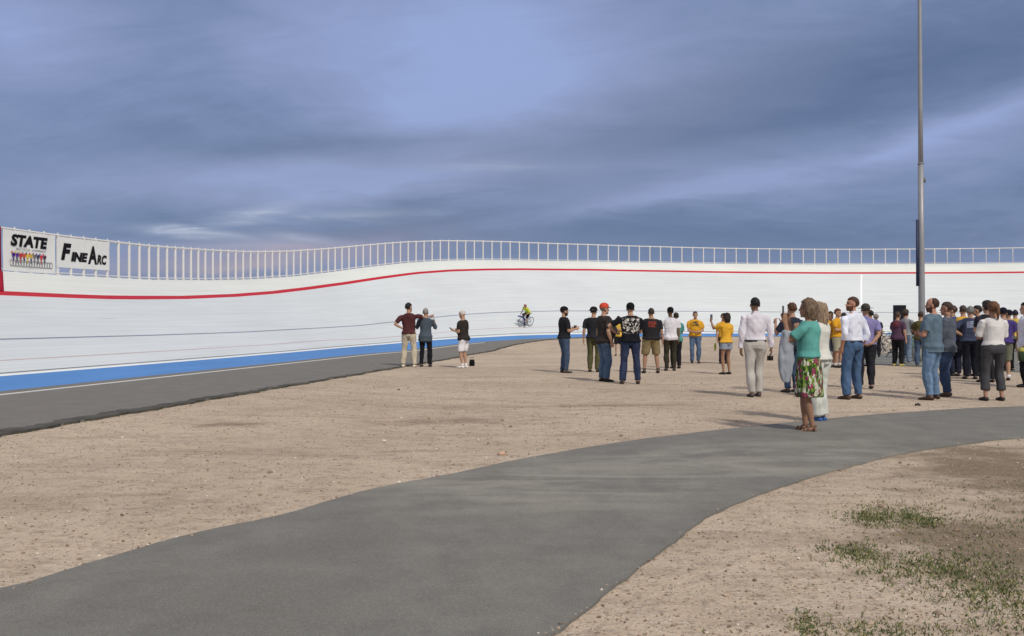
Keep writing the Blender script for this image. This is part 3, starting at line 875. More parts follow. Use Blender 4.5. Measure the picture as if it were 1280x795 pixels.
def asphalt(name, c, var=.16, dusty=.25, marks=False):
    m, t, b = newmat(name, .85, .25)
    co = t.n.new('ShaderNodeTexCoord').outputs['Object']
    n1 = t.noise(t.vmath('MULTIPLY', co, (.8, .45, 1)), .55, 5, .6, .8); n2 = t.noise(co, 2.3, 6, .68); n3 = t.noise(co, 120, 3, .7); n4 = t.noise(co, 26, 4, .7)
    cc = t.mix(t.ramp(n2, .3, .72), tuple(v*(1-var) for v in c), tuple(v*(1+var) for v in c))
    cc = t.mix(t.math('MULTIPLY', t.ramp(n1, .50, .66), dusty*.5), cc, (.30, .28, .245))
    mp = t.n.new('ShaderNodeMapping'); t.l.new(co, mp.inputs['Vector']); mp.inputs['Rotation'].default_value = (0, 0, -.75); mp.inputs['Scale'].default_value = (.38, 1.25, 1)
    st = t.noise(mp.outputs[0], .95, 6, .62, 1.6)
    if marks:
        sp = t.node('ShaderNodeSeparateXYZ', Vector=co)
        dz = t.math('MAXIMUM', gmask(t, sp.outputs[0], sp.outputs[1], .55, 7.7, 1.5, 1.1, .6), gmask(t, sp.outputs[0], sp.outputs[1], 2.6, 9.0, 1.9, .9, .5))
        dz = t.math('MULTIPLY', t.ramp(dz, .08, .45), t.ramp(t.math('ADD', st, t.math('MULTIPLY', n2, .25)), .50, .80))
        cc = t.mix(t.math('MULTIPLY', dz, .60), cc, (.36, .335, .285))
        dk = t.math('MULTIPLY', gmask(t, sp.outputs[0], sp.outputs[1], -1.12, 5.45, .42, .22, .7), t.ramp(n2, .38, .58))
        dk = t.math('MAXIMUM', dk, t.math('MULTIPLY', gmask(t, sp.outputs[0], sp.outputs[1], -1.25, 4.2, .4, .5, .3), t.ramp(n2, .42, .66)))
        cc = t.mix(t.math('MULTIPLY', dk, .55), cc, (.085, .078, .066))
    cc = t.mix(t.math('MULTIPLY', t.ramp(st, .60, .74), dusty*.35), cc, (.33, .315, .28))
    cc = t.mix(t.math('MULTIPLY', t.ramp(st, .40, .32), .25), cc, tuple(v*.7 for v in c))
    cc = t.mix(t.math('MULTIPLY', t.ramp(n3, .50, .62), .42), cc, tuple(v*.5 for v in c))
    cc = t.mix(t.math('MULTIPLY', t.ramp(n3, .46, .38), .32), cc, tuple(v*1.8 for v in c))
    cc = t.mix(t.math('MULTIPLY', t.ramp(n4, .6, .75), .25), cc, tuple(v*1.5 for v in c))
    t.set(b.inputs['Base Color'], cc)
    bump(t, b, t.math('ADD', n3, t.math('MULTIPLY', n4, .6)), .35, .006)
    return m
def jag(pts, step=.12, amp=.03, seed=0):
    rs = np.random.RandomState(seed); out = []; ph = rs.rand(6)*6; L = 0
    for i in range(len(pts)-1):
        a, b = Vector(pts[i]), Vector(pts[i+1]); n = max(1, int((b-a).length/step))
        d = (b-a).normalized(); nn = Vector((-d.y, d.x))
        for k in range(n):
            p = a+(b-a)*k/n; L += (b-a).length/n
            o = amp*(.5*math.sin(L*2.1+ph[0])+.5*math.sin(L*5.3+ph[1])+.4*math.sin(L*13+ph[2])+.3*math.sin(L*29+ph[3]))+rs.uniform(-.3, .3)*amp
            out.append(p+nn*o)
    out.append(Vector(pts[-1])); return out
def smoothline(pts, n=6):
    P = [Vector(p) for p in pts]; out = []
    for i in range(len(P)-1):
        p0 = P[max(i-1, 0)]; p1 = P[i]; p2 = P[i+1]; p3 = P[min(i+2, len(P)-1)]
        for k in range(n):
            t = k/n
            out.append(.5*((2*p1)+(-p0+p2)*t+(2*p0-5*p1+4*p2-p3)*t*t+(-p0+3*p1-3*p2+p3)*t**3))
    out.append(P[-1]); return out
def slab(name, A, B, top, mat, lip=.0, n=220):
    """paved band between two edge lines; edges drop below the ground"""
    def res(L):
        d = [0]
        for i in range(1, len(L)): d.append(d[-1]+(L[i]-L[i-1]).length)
        u = np.linspace(0, d[-1], n); xs = [p.x for p in L]; ys = [p.y for p in L]
        return [Vector((np.interp(k, d, xs), np.interp(k, d, ys))) for k in u]
    A = res(A); B = res(B); vs = []; K = 7
    for a, b in zip(A, B):
        vs.append((a.x, a.y, ground_z(a.x, a.y)-.03))
        for k in range(K):
            p = a+(b-a)*k/(K-1); vs.append((p.x, p.y, ground_z(p.x, p.y)+top+(0.004*math.sin(math.pi*k/(K-1)))))
        vs.append((b.x, b.y, ground_z(b.x, b.y)-.03))
    m = K+2
    fs = [(i*m+k, i*m+k+1, (i+1)*m+k+1, (i+1)*m+k) for i in range(n-1) for k in range(m-1)]
    mb = MB(); mb.add(vs, fs); o = mb.obj(name, mat, None, False); tag(o, kind='structure'); return o
g2 = lambda x, y: at(x, y).to_2d()
up = [g2(*p) for p in ((0, 739), (60, 723), (120, 704), (215, 676), (295, 658), (360, 644), (450, 617), (500, 606), (550, 597), (640, 578), (710, 565), (790, 552), (880, 541), (950, 533), (1040, 524), (1140, 516), (1280, 509))]
up = [Vector((-4.6, 2.6)), Vector((-3.5, 3.8))]+up+[Vector((12.0, 14.5)), Vector((18, 14.6)), Vector((30, 13.0))]
lo = [g2(*p) for p in ((695, 793), (755, 745), (810, 705), (865, 660), (905, 637), (960, 616), (1020, 596), (1090, 577), (1140, 566), (1215, 555), (1280, 548.5))]
lo = [Vector((-3.2, 0.2)), Vector((-1.3, 2.2)), Vector((-.35, 3.3))]+lo+[Vector((9.2, 11.3)), Vector((14, 11.8)), Vector((30, 10.6))]
ASP = asphalt('path_asphalt', (.186, .182, .168), .14, .42, True)
slab('path', jag(smoothline(up), .05, .009, 3), jag(smoothline(lo), .05, .012, 5), .018, ASP, n=700)
# apron: asphalt strip along the foot of the banking, tapering away into the turn
def aw(s): return tab(s, [-46, 0, 2, 8, 15, 21, 26, 60], [5.0, 4.7, 4.5, 4.0, 2.5, 1.0, .30, .25])
ss = np.arange(-40, 60, .5); ri = []; ro = []
for s in ss:
    P, n = plan(s); ri.append(P-n*aw(s)); ro.append(P+n*.03)
APR = asphalt('apron_asphalt', (.185, .175, .162), .10, .12)
wig = [p+Vector((0, 0)) for p in jag(ri, .10, .07, 8)]
slab('apron', wig, ro, .03, APR, n=900)
EDG = asphalt('broken_asphalt', (.085, .082, .072), .45, .25)
e1 = jag(ri, .06, .10, 8); off = []
we = lambda i: .02+.20*min(1, max(0, (52-i)/14))
wig2 = jag([r+(q-r).normalized()*we(i) for i, (r, q) in enumerate(zip(ri, ro)) if (q-r).length > .6][:150], .06, .09, 21)
wig1 = jag([r-(q-r).normalized()*.10 for r, q in zip(ri, ro) if (q-r).length > .6][:150], .06, .06, 33)
slab('apron_edge', wig1, wig2, .036, EDG, n=900)
# painted white line on the apron
l1 = []; l2 = []
for s in np.arange(-40, 14, .5):
    P, n = plan(s); k = min(1, max(.2, (aw(s)-.3)/2)); l1.append(P-n*(.72*k)); l2.append(P-n*(.60*k))
slab('apron_line', l1, l2, .041, flat('road_paint', (212, 214, 214), .7, .2, .18, 3), n=200)
# asphalt pad under the parked bicycles on the right
pad = [Vector(p) for p in ((10.6, 31.2), (11.8, 28.6), (13.0, 26.2), (14.6, 23.4), (17, 22), (30, 20))]
pad2 = [Vector(p) for p in ((15.0, 41.5), (18, 43), (22, 44), (26, 43.5), (30, 41), (38, 36))]
slab('asphalt_pad', jag(smoothline(pad), .3, .08, 2), jag(smoothline(pad2), .3, .08, 4), .02, asphalt('pad_asphalt', (.20, .205, .195), .10, .1), n=150)

# loose stones
def stones():
    rs = np.random.RandomState(5)
    ph = (1+5**.5)/2
    iv = np.array([(-1, ph, 0), (1, ph, 0), (-1, -ph, 0), (1, -ph, 0), (0, -1, ph), (0, 1, ph), (0, -1, -ph), (0, 1, -ph), (ph, 0, -1), (ph, 0, 1), (-ph, 0, -1), (-ph, 0, 1)], float); iv /= np.linalg.norm(iv[0])
    fi = np.array([(0, 11, 5), (0, 5, 1), (0, 1, 7), (0, 7, 10), (0, 10, 11), (1, 5, 9), (5, 11, 4), (11, 10, 2), (10, 7, 6), (7, 1, 8), (3, 9, 4), (3, 4, 2), (3, 2, 6), (3, 6, 8), (3, 8, 9), (4, 9, 5), (2, 4, 11), (6, 2, 10), (8, 6, 7), (9, 8, 1)])
    U = np.array([(p.x, p.y) for p in smoothline(up)]); Lo = np.array([(p.x, p.y) for p in smoothline(lo)])
    V = []; Fc = []; MI = []; k = 0; tries = 0
    while k < 15000 and tries < 200000:
        tries += 1
        r = rs.rand()
        D = 3.3+(rs.rand()**1.7)*19
        x = rs.uniform(-.62, .62)*D
        yu = np.interp(x, U[:, 0], U[:, 1]); yl = np.interp(x, Lo[:, 0], Lo[:, 1]) if x > Lo[2, 0] else -9
        onp = (D < yu+.01) and (D > yl-.01)
        if x > Lo[2, 0] and D < yl: onp = False
        edge_ = min(abs(D-yu), abs(D-yl)) < .10
        if onp and rs.rand() > (.55 if edge_ else .004): continue
        P0 = TP+TT*(D-TP.y)/TT.y
        if x < P0.x+4.9 and D < 36: continue
        sz = (.0035+.006*rs.rand()**3)*(1.0 if rs.rand() > .012 else 2.4)*(1+.03*D)
        if (abs(D-12.4-.25*x) < .8 and -3.6 < x < 1.6 and rs.rand() < .12): sz *= 2.2
        v = iv*(sz*np.array([1, .8+.4*rs.rand(), .55+.3*rs.rand()]))
        v = v*(1+.25*rs.randn(12, 1)*.5)
        a = rs.rand()*6.28; c, s = math.cos(a), math.sin(a)
        v = np.stack([v[:, 0]*c-v[:, 1]*s, v[:, 0]*s+v[:, 1]*c, v[:, 2]], 1)+np.array([x, D, (.018 if onp else 0)+sz*.25])
        V.append(v); Fc.append(fi+12*k); MI += [int(rs.choice(4, p=[.50, .36, .08, .06]))]*20; k += 1
    V = np.concatenate(V); Fc = np.concatenate(Fc)
    me = bpy.data.meshes.new('loose_stones'); me.from_pydata(V.tolist(), [], Fc.tolist()); me.update()
    me.polygons.foreach_set('material_index', MI)
    o = link('loose_stones', me, [flat('stone_a', (176, 158, 142), .9, .2), flat('stone_b', (140, 122, 106), .9, .2), flat('stone_c', (112, 98, 86), .9, .2), flat('stone_d', (208, 198, 186), .9, .2)], None, False)
    tag(o, 'scattered small stones on the gravel beside the asphalt path', 'gravel', kind='stuff')
stones()
def big_stone(px, py, sz, c, label):
    mb = MB(); mb.ell((0, 0, sz*.3), (sz, sz*.8, sz*.55), seg=10, rows=7); me = mb.mesh(); folds(me, int(px), sz*.16, (60, 60, 60))
    o = link('stone', me, flat('rock', c, .9)); o.location = at(px, py); tag(o, label, 'stone')
big_stone(627, 568.5, .045, (190, 160, 140), 'pale pinkish stone lying beside the far edge of the path below centre')
big_stone(1147, 507, .05, (70, 62, 55), 'dark clod on the gravel in front of the balding man in blue')
big_stone(480, 552, .03, (205, 195, 180), 'small whitish pebble alone on the gravel left of centre')
def grass():
    rs = np.random.RandomState(9); V = []; Fc = []; MI = []; k = 0
    cl = [(1115, 643, 36, 9, 800), (1085, 648, 18, 6, 380), (1150, 652, 20, 6, 380), (1066, 690, 24, 7, 450), (1095, 697, 14, 5, 140), (1180, 712, 70, 14, 1000), (1235, 735, 55, 20, 900), (1150, 705, 60, 12, 450),
          (1008, 779, 9, 9, 220), (1090, 790, 80, 12, 420), (1250, 655, 60, 25, 420), (1200, 662, 50, 14, 220), (1262, 760, 30, 25, 420), (1270, 620, 40, 14, 220), (1180, 615, 60, 10, 120), (1072, 715, 18, 5, 50), (1200, 780, 70, 20, 260), (1140, 675, 80, 25, 200)]
    pts = []
    for cx, cy, rx, ry, n in cl:
        for _ in range(int(n*.30)):
            p = at(cx+rs.randn()*rx*.85, max(500, cy+rs.randn()*ry*.8)); pts.append((p, .022 if n > 300 else .016))
    for s in np.arange(-24, -8, .013):       # weeds along the broken edge of the apron
        P, n = plan(s); k2 = math.sin(s*3.1)+math.sin(s*7.7+1)
        if k2 < .55 and s > -18.4: continue
        q = P-n*(aw(s)+rs.randn()*.07); pts.append((Vector((q.x, q.y, 0.0)), .02))
    for p, hh in pts:
        for b in range(4):
            x = p.x+rs.randn()*.018; y = p.y+rs.randn()*.018; h = hh*(.35+rs.rand()*.85); a = rs.rand()*6.28; w = .0028+.0018*rs.rand()
            dx, dy = math.cos(a), math.sin(a); lx, ly = rs.randn()*.6*h, rs.randn()*.6*h
            V += [(x-dx*w, y-dy*w, p.z-.002), (x+dx*w, y+dy*w, p.z-.002), (x+dx*w*.7+lx*.5, y+dy*w*.7+ly*.5, p.z+h*.6), (x+lx, y+ly, p.z+h)]
            Fc += [(k, k+1, k+2), (k, k+2, k+3)]; k += 4; m_ = int(rs.choice(3, p=[.5, .32, .18])); MI += [m_, m_]
    me = bpy.data.meshes.new('grass'); me.from_pydata(V, [], Fc); me.update(); me.polygons.foreach_set('material_index', MI)
    o = link('grass', me, [flat('grass_a', (84, 98, 60), .8, .2, .2, 3), flat('grass_b', (112, 118, 76), .8, .2, .2, 3), flat('grass_c', (150, 142, 100), .9, .2, .2, 3)], None, False)
    tag(o, 'thin green grass tufts on the bare soil beside the path', 'grass', kind='stuff')
grass()

# ------------------------------------------------------------------ sky and light
SUNDIR = Vector((.46, -.89, 0)).normalized(); ELEV = R(46)
def sky():
    w = bpy.data.worlds.new('World'); scene.world = w; w.use_nodes = True
    t = NT(w.node_tree); bg = t.n['Background']
    sk = t.n.new('ShaderNodeTexSky'); sk.sky_type = 'NISHITA'; sk.sun_disc = False
    sk.sun_elevation = ELEV; sk.sun_rotation = math.atan2(SUNDIR.x, SUNDIR.y); sk.air_density = 1.2; sk.dust_density = 1.0
    dr = t.n.new('ShaderNodeTexCoord').outputs['Generated']
    sp = t.node('ShaderNodeSeparateXYZ', Vector=dr); X, Y, Z = sp.outputs
    Ya = t.math('MAXIMUM', t.math('ABSOLUTE', Y), .12)
    u0 = t.math('DIVIDE', X, Ya); v0 = t.math('DIVIDE', Z, Ya)
    # cloud deck seen in perspective: noise on a plane overhead
    Zc = t.math('ADD', t.math('MAXIMUM', Z, 0.0), .16)
    cv = t.node('ShaderNodeCombineXYZ', X=t.math('DIVIDE', X, Zc), Y=t.math('DIVIDE', Y, Zc)).outputs[0]
    c1 = t.noise(cv, .9, 7, .58, .9); c2 = t.noise(t.vmath('MULTIPLY', cv, (1, 1.8, 1)), 2.6, 6, .6, .6); c3 = t.noise(t.vmath('ADD', cv, (7, 3, 1)), .55, 5, .5, .5)
    du = t.math('MULTIPLY', t.math('SUBTRACT', c1, .5), .20); dv = t.math('MULTIPLY', t.math('SUBTRACT', c3, .5), .10)
    dw = t.math('MULTIPLY', t.math('SUBTRACT', c2, .5), .025)
    u = t.math('ADD', u0, du); v = t.math('ADD', t.math('ADD', v0, dv), dw)
    uv_ = t.node('ShaderNodeCombineXYZ', X=u, Y=v).outputs[0]
    def blob(px, py, rx, ry, ang=0.0, amp=1.0):
        return t.math('MULTIPLY', gmask(t, None, None, (px-640)/F, (HY-py)/F, rx/F, ry/F, R(ang), uv_), amp)
    L = [(590, 30, 200, 115, 0, .55), (0, 40, 130, 110, 0, .42), (660, 105, 130, 50, 8, .34), (400, 216, 190, 22, -3, .55), (470, 228, 110, 18, -4, .25),
         (1270, 140, 170, 20, 18, .36), (1100, 190, 170, 16, 14, .30), (1180, 205, 200, 24, 12, .18), (900, 222, 130, 16, 10, .30), (850, 250, 110, 12, 8, .24), (560, 135, 120, 30, 0, .30), (170, 226, 220, 22, 0, .14),
         (720, 212, 120, 14, 6, .25), (730, 268, 140, 10, 10, .16), (560, 198, 60, 10, 0, .25), (300, 100, 200, 60, 0, .06)]
    Dk = [(1080, 105, 230, 60, 18, .40), (170, 150, 280, 50, 0, .22), (1000, 305, 420, 34, 0, .30), (140, 270, 260, 28, 0, .16), (1260, 50, 150, 50, 10, .2), (1270, 250, 180, 60, 5, .15),
          (840, 150, 170, 40, 22, .26), (380, 178, 210, 14, 2, .24), (640, 195, 200, 9, 5, .16), (840, 185, 240, 12, 12, .22), (500, 290, 300, 22, 0, .18), (640, 248, 150, 10, 6, .12)]
    acc = None
    for b_ in L:
        q = blob(*b_); acc = q if acc is None else t.math('ADD', acc, q)
    for b_ in Dk:
        acc = t.math('SUBTRACT', acc, blob(*b_))
    c4 = t.noise(t.vmath('MULTIPLY', t.node('ShaderNodeCombineXYZ', X=t.math('ADD', u0, t.math('MULTIPLY', v0, .8)), Y=t.math('SUBTRACT', v0, t.math('MULTIPLY', u0, .16))).outputs[0], (3.2, 15, 1)), 1.3, 7, .62, 1.1)
    nz0 = t.math('MULTIPLY', t.math('SUBTRACT', c4, .5), .40)
    nz = t.math('ADD', nz0, t.math('ADD', t.math('MULTIPLY', t.math('SUBTRACT', c2, .5), .24), t.math('MULTIPLY', t.math('SUBTRACT', c1, .5), .30)))
    f = t.math('ADD', t.math('ADD', acc, nz), .52, clamp=True)
    rp = t.n.new('ShaderNodeValToRGB'); t.l.new(f, rp.inputs[0])
    el = rp.color_ramp.elements
    el[0].position = 0; el[0].color = (*lin((86, 106, 144)), 1)
    el[1].position = 1; el[1].color = (*lin((152, 170, 216)), 1)
    for p, c in ((.3, (106, 124, 160)), (.5, (122, 139, 177)), (.72, (139, 153, 193))):
        e = el.new(p); e.color = (*lin(c), 1)
    c = rp.outputs[0]
    gr = t.math('ADD', t.math('ADD', blob(860, 130, 170, 70, 20, .5), blob(640, 200, 180, 50, 0, .4)), blob(400, 215, 230, 40, 0, .4))
    c = t.mix(gr, c, lin((134, 143, 174)))
    # low bright breaks and a pinkish bank near the horizon on the left
    pk = blob(350, 318, 170, 22, 3, .95)
    c = t.mix(pk, c, lin((158, 150, 172)))
    pk2 = blob(300, 330, 120, 9, 0, .55); c = t.mix(pk2, c, lin((184, 172, 178)))
    hz = t.noise(t.node('ShaderNodeCombineXYZ', X=t.math('MULTIPLY', u0, 7.0), Y=t.math('MULTIPLY', v0, 55.0)).outputs[0], 1.0, 5, .6, .4)
    wz = t.math('MULTIPLY', t.ramp(hz, .50, .68), 1.0)
    wh = None
    for b_ in ((232, 290, 45, 5, -3, 1.1), (275, 294, 60, 5, -6, .8), (330, 266, 50, 8, 10, .9), (375, 297, 40, 5, -8, .9), (450, 269, 60, 6, 2, .7), (300, 308, 120, 6, 0, .5), (600, 207, 60, 5, 0, .5)):
        dx = gmask(t, t.math('ADD', u0, t.math('MULTIPLY', du, .3)), t.math('ADD', v0, t.math('MULTIPLY', dw, .6)), (b_[0]-640)/F, (HY-b_[1])/F, b_[2]/F, b_[3]/F, R(b_[4]))
        q = t.math('MULTIPLY', dx, b_[5]); wh = q if wh is None else t.math('ADD', wh, q)
    wh = t.math('MULTIPLY', wh, t.math('ADD', wz, .45), clamp=True)
    c = t.mix(wh, c, lin((196, 204, 224)))
    # unseen neutral cloud overhead and behind the viewer, added for whiter fill light
    back = t.math('MAXIMUM', t.ramp(Y, .0, -.5), t.ramp(Z, .42, .75))
    c = t.mix(t.math('MULTIPLY', back, .85), c, t.mix(t.ramp(c1, .35, .65), (.42, .41, .42), (.66, .63, .60)))
    bk = t.mix(.06, c, t.vmath('MULTIPLY', sk.outputs[0], (.1, .1, .1)))
    low = t.ramp(Z, -.02, -.2); bk = t.mix(low, bk, (.30, .26, .23))
    t.set(bg.inputs['Color'], bk); bg.inputs['Strength'].default_value = 1.0
sky()
sl = bpy.data.lights.new('sun', 'SUN'); sl.energy = 2.5; sl.angle = R(5); sl.color = (1, .92, .80)
so = bpy.data.objects.new('sun', sl); col.objects.link(so)
sd = Vector((SUNDIR.x*math.cos(ELEV), SUNDIR.y*math.cos(ELEV), math.sin(ELEV)))
so.rotation_euler = (-sd).to_track_quat('-Z', 'Y').to_euler(); so.location = sd*60

# ------------------------------------------------------------------ light pole
def pole():
    P = at(1152.5, 452.5); root = empty('light_pole', P, 0, 'tall grey tapering light pole with a narrow dark board on its side', 'light pole')
    g = flat('galvanised', (150, 152, 158), .5, .5, .14, 3, .3)
    mb = MB(); lean = -.0050
    pts = [(lean*z, 0, z) for z in (.0, 2, 4, 6.9)]; mb.tube(pts, [.112, .107, .100, .093], 16, dome=.02)
    mb.tube([(lean*z, 0, z) for z in (6.85, 9, 12, 15, 17)], [.082, .076, .066, .056, .050], 16, dome=.1); mb.obj('shaft', g, root)
    mb = MB(); mb.torus((lean*6.87, 0, 6.87), (0, 0, 1), .10, .014, 20, 6); mb.obj('collar', g, root)
    mb = MB(); mb.box((lean*6.3+.12, -.02, 6.3), (.05, .09, .16)); mb.obj('junction_box', flat('box_grey', (120, 124, 134)), root)
    mb = MB(); mb.loft([((0, 0, -.05), (.3, 0, 0), (0, .3, 0)), ((0, 0, .45), (.3, 0, 0), (0, .3, 0))], 20, dome=.02); mb.obj('footing', flat('concrete', (150, 148, 142), .9), root)
    mb = MB(); mb.box((-.165, -.02, 3.78), (.075, .06, 2.30)); mb.box((-.12, -.02, 4.55), (.05, .04, .05)); mb.box((-.12, -.02, 2.95), (.05, .04, .05)); mb.obj('side_board', flat('board_dark', (44, 54, 84), .6), root)
    mb = MB(); mb.box((lean*17, 0, 16.9), (2.2, .09, .09)); mb.obj('crossarm', g, root)
    for k in (-.8, 0, .8):
        mb = MB(); mb.loft([((lean*17+k, -.12, 16.75), (.16, 0, 0), (0, .04, .15)), ((lean*17+k, -.32, 16.62), (.26, 0, 0), (0, .08, .24))], 14, dome=.05); mb.obj('floodlight', g, root)
pole()

# ------------------------------------------------------------------ bicycles
def bicycle(loc, rz, label, frame_c, group=None, cat='bicycle', tyre_c=(30, 30, 32)):
    root = empty('bicycle', loc, rz, label, cat, group)
    fm = flat('bike_paint', frame_c, .35, .5); dk = flat('bike_black', (26, 26, 28), .5); al = flat('bike_alloy', (170, 172, 176), .35, .6, .1, 12, .6)
    Rw = .335; WB = .50
    for x in (-WB, WB):
        w = MB(); w.torus((0, 0, 0), (0, 1, 0), Rw-.016, .016, 36, 8); wo = w.obj('wheel', flat('tyre', tyre_c, .8), root); wo.location = (x, 0, Rw)
        r = MB(); r.torus((0, 0, 0), (0, 1, 0), Rw-.040, .010, 36, 6)
        r.tube([(0, -.04, 0), (0, .04, 0)], .018, 8)
        for k in range(18):
            a = 2*math.pi*k/18; r.tube([(0, .02*(-1)**k, 0), ((Rw-.04)*math.cos(a), 0, (Rw-.04)*math.sin(a))], .0022, 4)
        r.obj('rim', al, wo)
    bb = Vector((-.06, 0, .28)); st = Vector((-.20, 0, .78)); ht = Vector((.34, 0, .80)); hb = Vector((.37, 0, .68)); ra = Vector((-WB, 0, Rw)); fa = Vector((WB, 0, Rw))
    m = MB()
    for a, b, r in ((bb, st, .017), (st, ht, .016), (bb, hb, .019), (ht, hb, .020), (hb, fa, .013)): m.tube([a, b], r, 8)
    for y in (-.05, .05):
        m.tube([bb+Vector((0, y*.5, 0)), ra+Vector((0, y, 0))], .010, 6); m.tube([st+Vector((0, y*.3, -.03)), ra+Vector((0, y, 0))], .008, 6)
    m.obj('frame', fm, root)
    m = MB(); m.tube([st, st+Vector((-.04, 0, .14))], .013, 8); m.loft([(st+Vector((-.16, 0, .16)), (0, .07, 0), (0, 0, .02)), (st+Vector((-.04, 0, .165)), (0, .045, 0), (0, 0, .02)), (st+Vector((.11, 0, .155)), (0, .018, 0), (0, 0, .014))], 10); m.obj('saddle', dk, root)
    m = MB(); m.tube([ht, ht+Vector((-.01, 0, .06)), ht+Vector((.09, 0, .08))], .013, 8)
    m.tube([ht+Vector((.09, -.21, .08)), ht+Vector((.09, .21, .08))], .013, 8)
    for y in (-.21, .21): m.tube([ht+Vector((.09, y, .08)), ht+Vector((.18, y, .07)), ht+Vector((.20, y, -.01)), ht+Vector((.12, y, -.06))], .013, 8)
    m.obj('handlebar', dk, root)
    m = MB(); m.torus(bb+Vector((0, .05, 0)), (0, 1, 0), .09, .006, 24, 5); m.tube([bb+Vector((0, .07, 0)), bb+Vector((.10, .07, -.13))], .009, 6); m.tube([bb+Vector((0, -.07, 0)), bb+Vector((-.10, -.07, .13))], .009, 6)
    m.box(bb+Vector((.10, .12, -.13)), (.09, .09, .02)); m.box(bb+Vector((-.10, -.12, .13)), (.09, .09, .02)); m.obj('crank', dk, root)
    return root
G = 'bicycles parked on the asphalt pad behind the crowd'
bk = bicycle((0, 0, 0), 0, 'x', (228, 226, 220), G)
bk2 = bicycle((0, 0, 0), 0, 'x', (40, 44, 52), G, tyre_c=(190, 170, 150))
spots = [(1090, 443, 8, bk2, 'dark bicycle with tan tyres, leftmost of the parked row'),
         (1098, 441.5, -14, bk, 'white bicycle second from the left in the parked row'),
         (1107, 442.5, 18, bk, 'white bicycle third from the left in the parked row'),
         (1115, 441, 172, bk2, 'dark bicycle with tan tyres just left of the person in the plum top'),
         (1143, 441.5, 75, bk, 'white bicycle nearly end on between the grey tee and the light pole'),
         (1149, 442.5, -20, bk2, 'dark bicycle with tan tyres beneath the black case, left of the pole'),
         (1190, 440.5, 12, bk, 'white bicycle glimpsed right of the man in the long grey shirt'),
         (1270, 444, 160, bk2, 'dark bicycle glimpsed behind the crowd at the right edge')]
used = set()
for x, y, a, src, lab in spots:
    o = src if src.name not in used else copy_tree(src)
    used.add(src.name)
    p = at(x, y); o.location = (p.x, p.y, .02+ground_z(p.x, p.y)); o.rotation_euler = (R(rnd.uniform(-4, 4)), 0, R(a)); o['label'] = lab

# the speaker on its stand, the folding table with a black case
def box_round(mb, c, size, r=.02):
    x, y, z = size; 
    mb.box(c, (x, y, z-2*r)); mb.box(c, (x-2*r, y-2*r, z))
P = at(1124.5, 447)
root = empty('loudspeaker', (P.x, P.y, 1.42), R(15), 'black box loudspeaker raised on a stand above the person in the plum top', 'loudspeaker')
m = MB(); m.box((0, 0, .31), (.36, .30, .62)); m.obj('cabinet', flat('speaker_black', (28, 32, 44), .7), root, False)
m = MB(); m.box((0, -.156, .31), (.33, .012, .58)); m.obj('grille', flat('speaker_grille', (20, 22, 30), .8, .3, .2, 90), root, False)
root2 = empty('speaker_stand', (P.x, P.y, ground_z(P.x, P.y)), 0, 'thin black tripod stand carrying the loudspeaker behind the crowd', 'stand')
m = MB(); m.tube([(0, 0, .25), (0, 0, 1.42)], .018, 8); m.obj('pole', flat('stand_black', (24, 24, 26)), root2)
for k in range(3):
    a = k*2.094+.4; m = MB(); m.tube([(0, 0, .75), (.5*math.cos(a), .5*math.sin(a), .02)], .013, 6); m.obj('leg', flat('stand_black', (24, 24, 26)), root2)
P = at(1146, 448)
root = empty('folding_table', (P.x, P.y, ground_z(P.x, P.y)), R(3), 'folding table with a grey-green skirt standing left of the light pole', 'table')
m = MB(); m.box((0, 0, .86), (1.2, .6, .035)); m.obj('tabletop', flat('table_top', (150, 152, 150), .5), root, False)
m = MB()
m.loft([((0, 0, .10), (.59, 0, 0), (0, .29, 0)), ((0, 0, .84), (.585, 0, 0), (0, .285, 0))], 40, dome=.0); me = m.mesh(); folds(me, 3, .012, (20, 20, .5)); link('table_skirt', me, cloth((92, 112, 104)), root)
for x in (-.5, .5):
    for y in (-.22, .22): m = MB(); m.tube([(x, y, 0), (x, y, .85)], .014, 8); m.obj('leg', flat('table_leg', (120, 120, 122)), root)
root = empty('equipment_case', (P.x+.02, P.y, .885+ground_z(P.x, P.y)), R(3), 'flat black equipment case lying on the skirted folding table', 'case')
m = MB(); m.box((0, 0, .10), (.55, .40, .18)); m.obj('shell', flat('case_black', (18, 20, 26)), root, False)
m = MB(); m.box((0, -.212, .10), (.16, .02, .03)); m.obj('handle', flat('case_handle', (60, 62, 68)), root, False)

